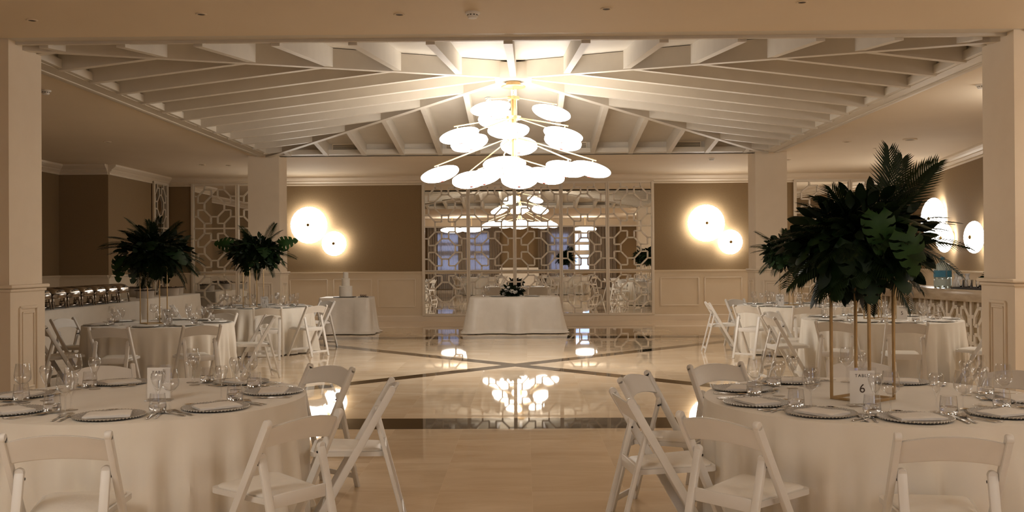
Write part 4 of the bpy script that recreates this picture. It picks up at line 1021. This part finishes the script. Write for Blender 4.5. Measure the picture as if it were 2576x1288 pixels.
bm = bmesh.new(); lathe(bm, jp, 36); obj('bottle_body', finish(bm, 'bottle_body', m_blue), jug)
bm = bmesh.new(); lathe(bm, [(.032, .445), (.033, .485), (.02, .49), (0, .49)], 20); obj('cap', finish(bm, 'cap', m_bluel), jug)
bm = bmesh.new(); lathe(bm, [(.1365, .17), (.1365, .27)], 36); obj('label_band', finish(bm, 'label_band', m_bluel), jug)
bm = bmesh.new(); box(bm, (0, -.14, .23), (.02, .03, .16), None, .008); obj('handle', finish(bm, 'handle', m_blue), jug)
bm = bmesh.new(); lathe(bm, [(0, 0), (.05, 0), (.062, .03), (.058, .09), (.028, .17), (.026, .19), (.045, .23), (.043, .23), (.023, .19), (.055, .09), (0, .01)], 28); car = finish(bm, 'carafe', m_frost)
for u, v, l in ((2.12, .36, 'left'), (1.93, .42, 'middle'), (1.86, .26, 'right')): tag(obj('carafe', car, None, on_bar(u, v)), 'frosted glass carafe on the bar, %s of three' % l, 'carafe', 'carafes on the bar')
bm = bmesh.new(); lathe(bm, [(0, 0), (.03, 0), (.042, .13), (.040, .13), (.028, .004), (0, .004)], 20); cup = finish(bm, 'cup', m_chrome)
o = thing('serving_tray', 'long black tray under the steel cups on the bar', 'tray', on_bar(1.42, .22), ba)
bm = bmesh.new(); box(bm, (0, 0, .006), (.75, .34, .012), None, .004); obj('tray_base', finish(bm, 'tray_base', m_dark), o); bm = bmesh.new()
for s in (-1, 1): box(bm, (0, s * .165, .02), (.75, .012, .022)); box(bm, (s * .37, 0, .02), (.012, .34, .022))
obj('tray_rim', finish(bm, 'tray_rim', m_dark), o)
cn = ['first from the carafes', 'second from the carafes', 'third from the carafes', 'fourth from the carafes', 'nearest the column']
for i in range(5): tag(obj('steel_cup', cup, None, on_bar(1.68 - i * .105, .17 + .06 * (i % 2), 1.0285)), 'polished steel cup on the black tray, %s' % cn[i], 'cup', 'steel cups')
bm = bmesh.new(); lathe(bm, [(0, 0), (.03, 0), (.032, .10), (.010, .14), (.010, .18), (0, .185)], 18); tag(obj('small_bottle', finish(bm, 'small_bottle', m_dark), None, on_bar(1.60, .40)), 'small dark bottle behind the steel cups', 'bottle')
pt = thing('potted_herb', 'small dark potted plant at the bar end by the column', 'plant', on_bar(1.62, .56))
bm = bmesh.new(); box(bm, (0, 0, .05), (.10, .10, .10), None, .006); obj('pot', finish(bm, 'pot', m_dark), pt); obj('leaves', ovate_mass((.06, .06, .10), 60, 44, .07), pt, (0, 0, .17))
# draped console seen in the mirror
under_table('tall console table near the windows', (-.12, -1.5, 0), 1.9, .6, False, 'table', 1.10)
me = cloth_mesh(rrect(1.92, .62), 1.10, .08, 9, 51, 'tablecloth', m_cloth, .03, .04, 280)
tag(obj('tablecloth', me, None, (-.12, -1.5, 1.115)), 'white draped cloth on the tall console seen in the mirror', 'tablecloth')

# ------------------------------------------------------------------ lights
def area(name, loc, rot, size, power, col=WARM, sy=None):
    l = bpy.data.lights.new(name, 'AREA'); l.energy = power; l.color = col; l.size = size
    if sy: l.shape = 'RECTANGLE'; l.size_y = sy
    o = bpy.data.objects.new(name, l); COL.objects.link(o); o.location = loc; o.rotation_euler = rot; return o
def point(name, loc, power, r=.15, col=WARM):
    l = bpy.data.lights.new(name, 'POINT'); l.energy = power; l.color = col; l.shadow_soft_size = r
    o = bpy.data.objects.new(name, l); COL.objects.link(o); o.location = loc; return o
w = bpy.data.worlds.new('evening_sky'); sc.world = w; w.use_nodes = True
bg = w.node_tree.nodes['Background']; bg.inputs[0].default_value = (.42, .58, 1.0, 1); bg.inputs[1].default_value = 1.1

sc.view_settings.view_transform = 'Standard'; sc.view_settings.look = 'None'; sc.view_settings.gamma = 1; sc.view_settings.exposure = 1.58
sc.view_settings.use_curve_mapping = False
cy = sc.cycles
cy.use_denoising = True
try: cy.denoiser = 'OPENIMAGEDENOISE'
except Exception: pass
cy.max_bounces = 9; cy.diffuse_bounces = 4; cy.glossy_bounces = 5; cy.transmission_bounces = 6; cy.transparent_max_bounces = 24
cy.caustics_reflective = False; cy.caustics_refractive = False; cy.sample_clamp_indirect = 4; cy.use_adaptive_sampling = True; cy.adaptive_threshold = .02
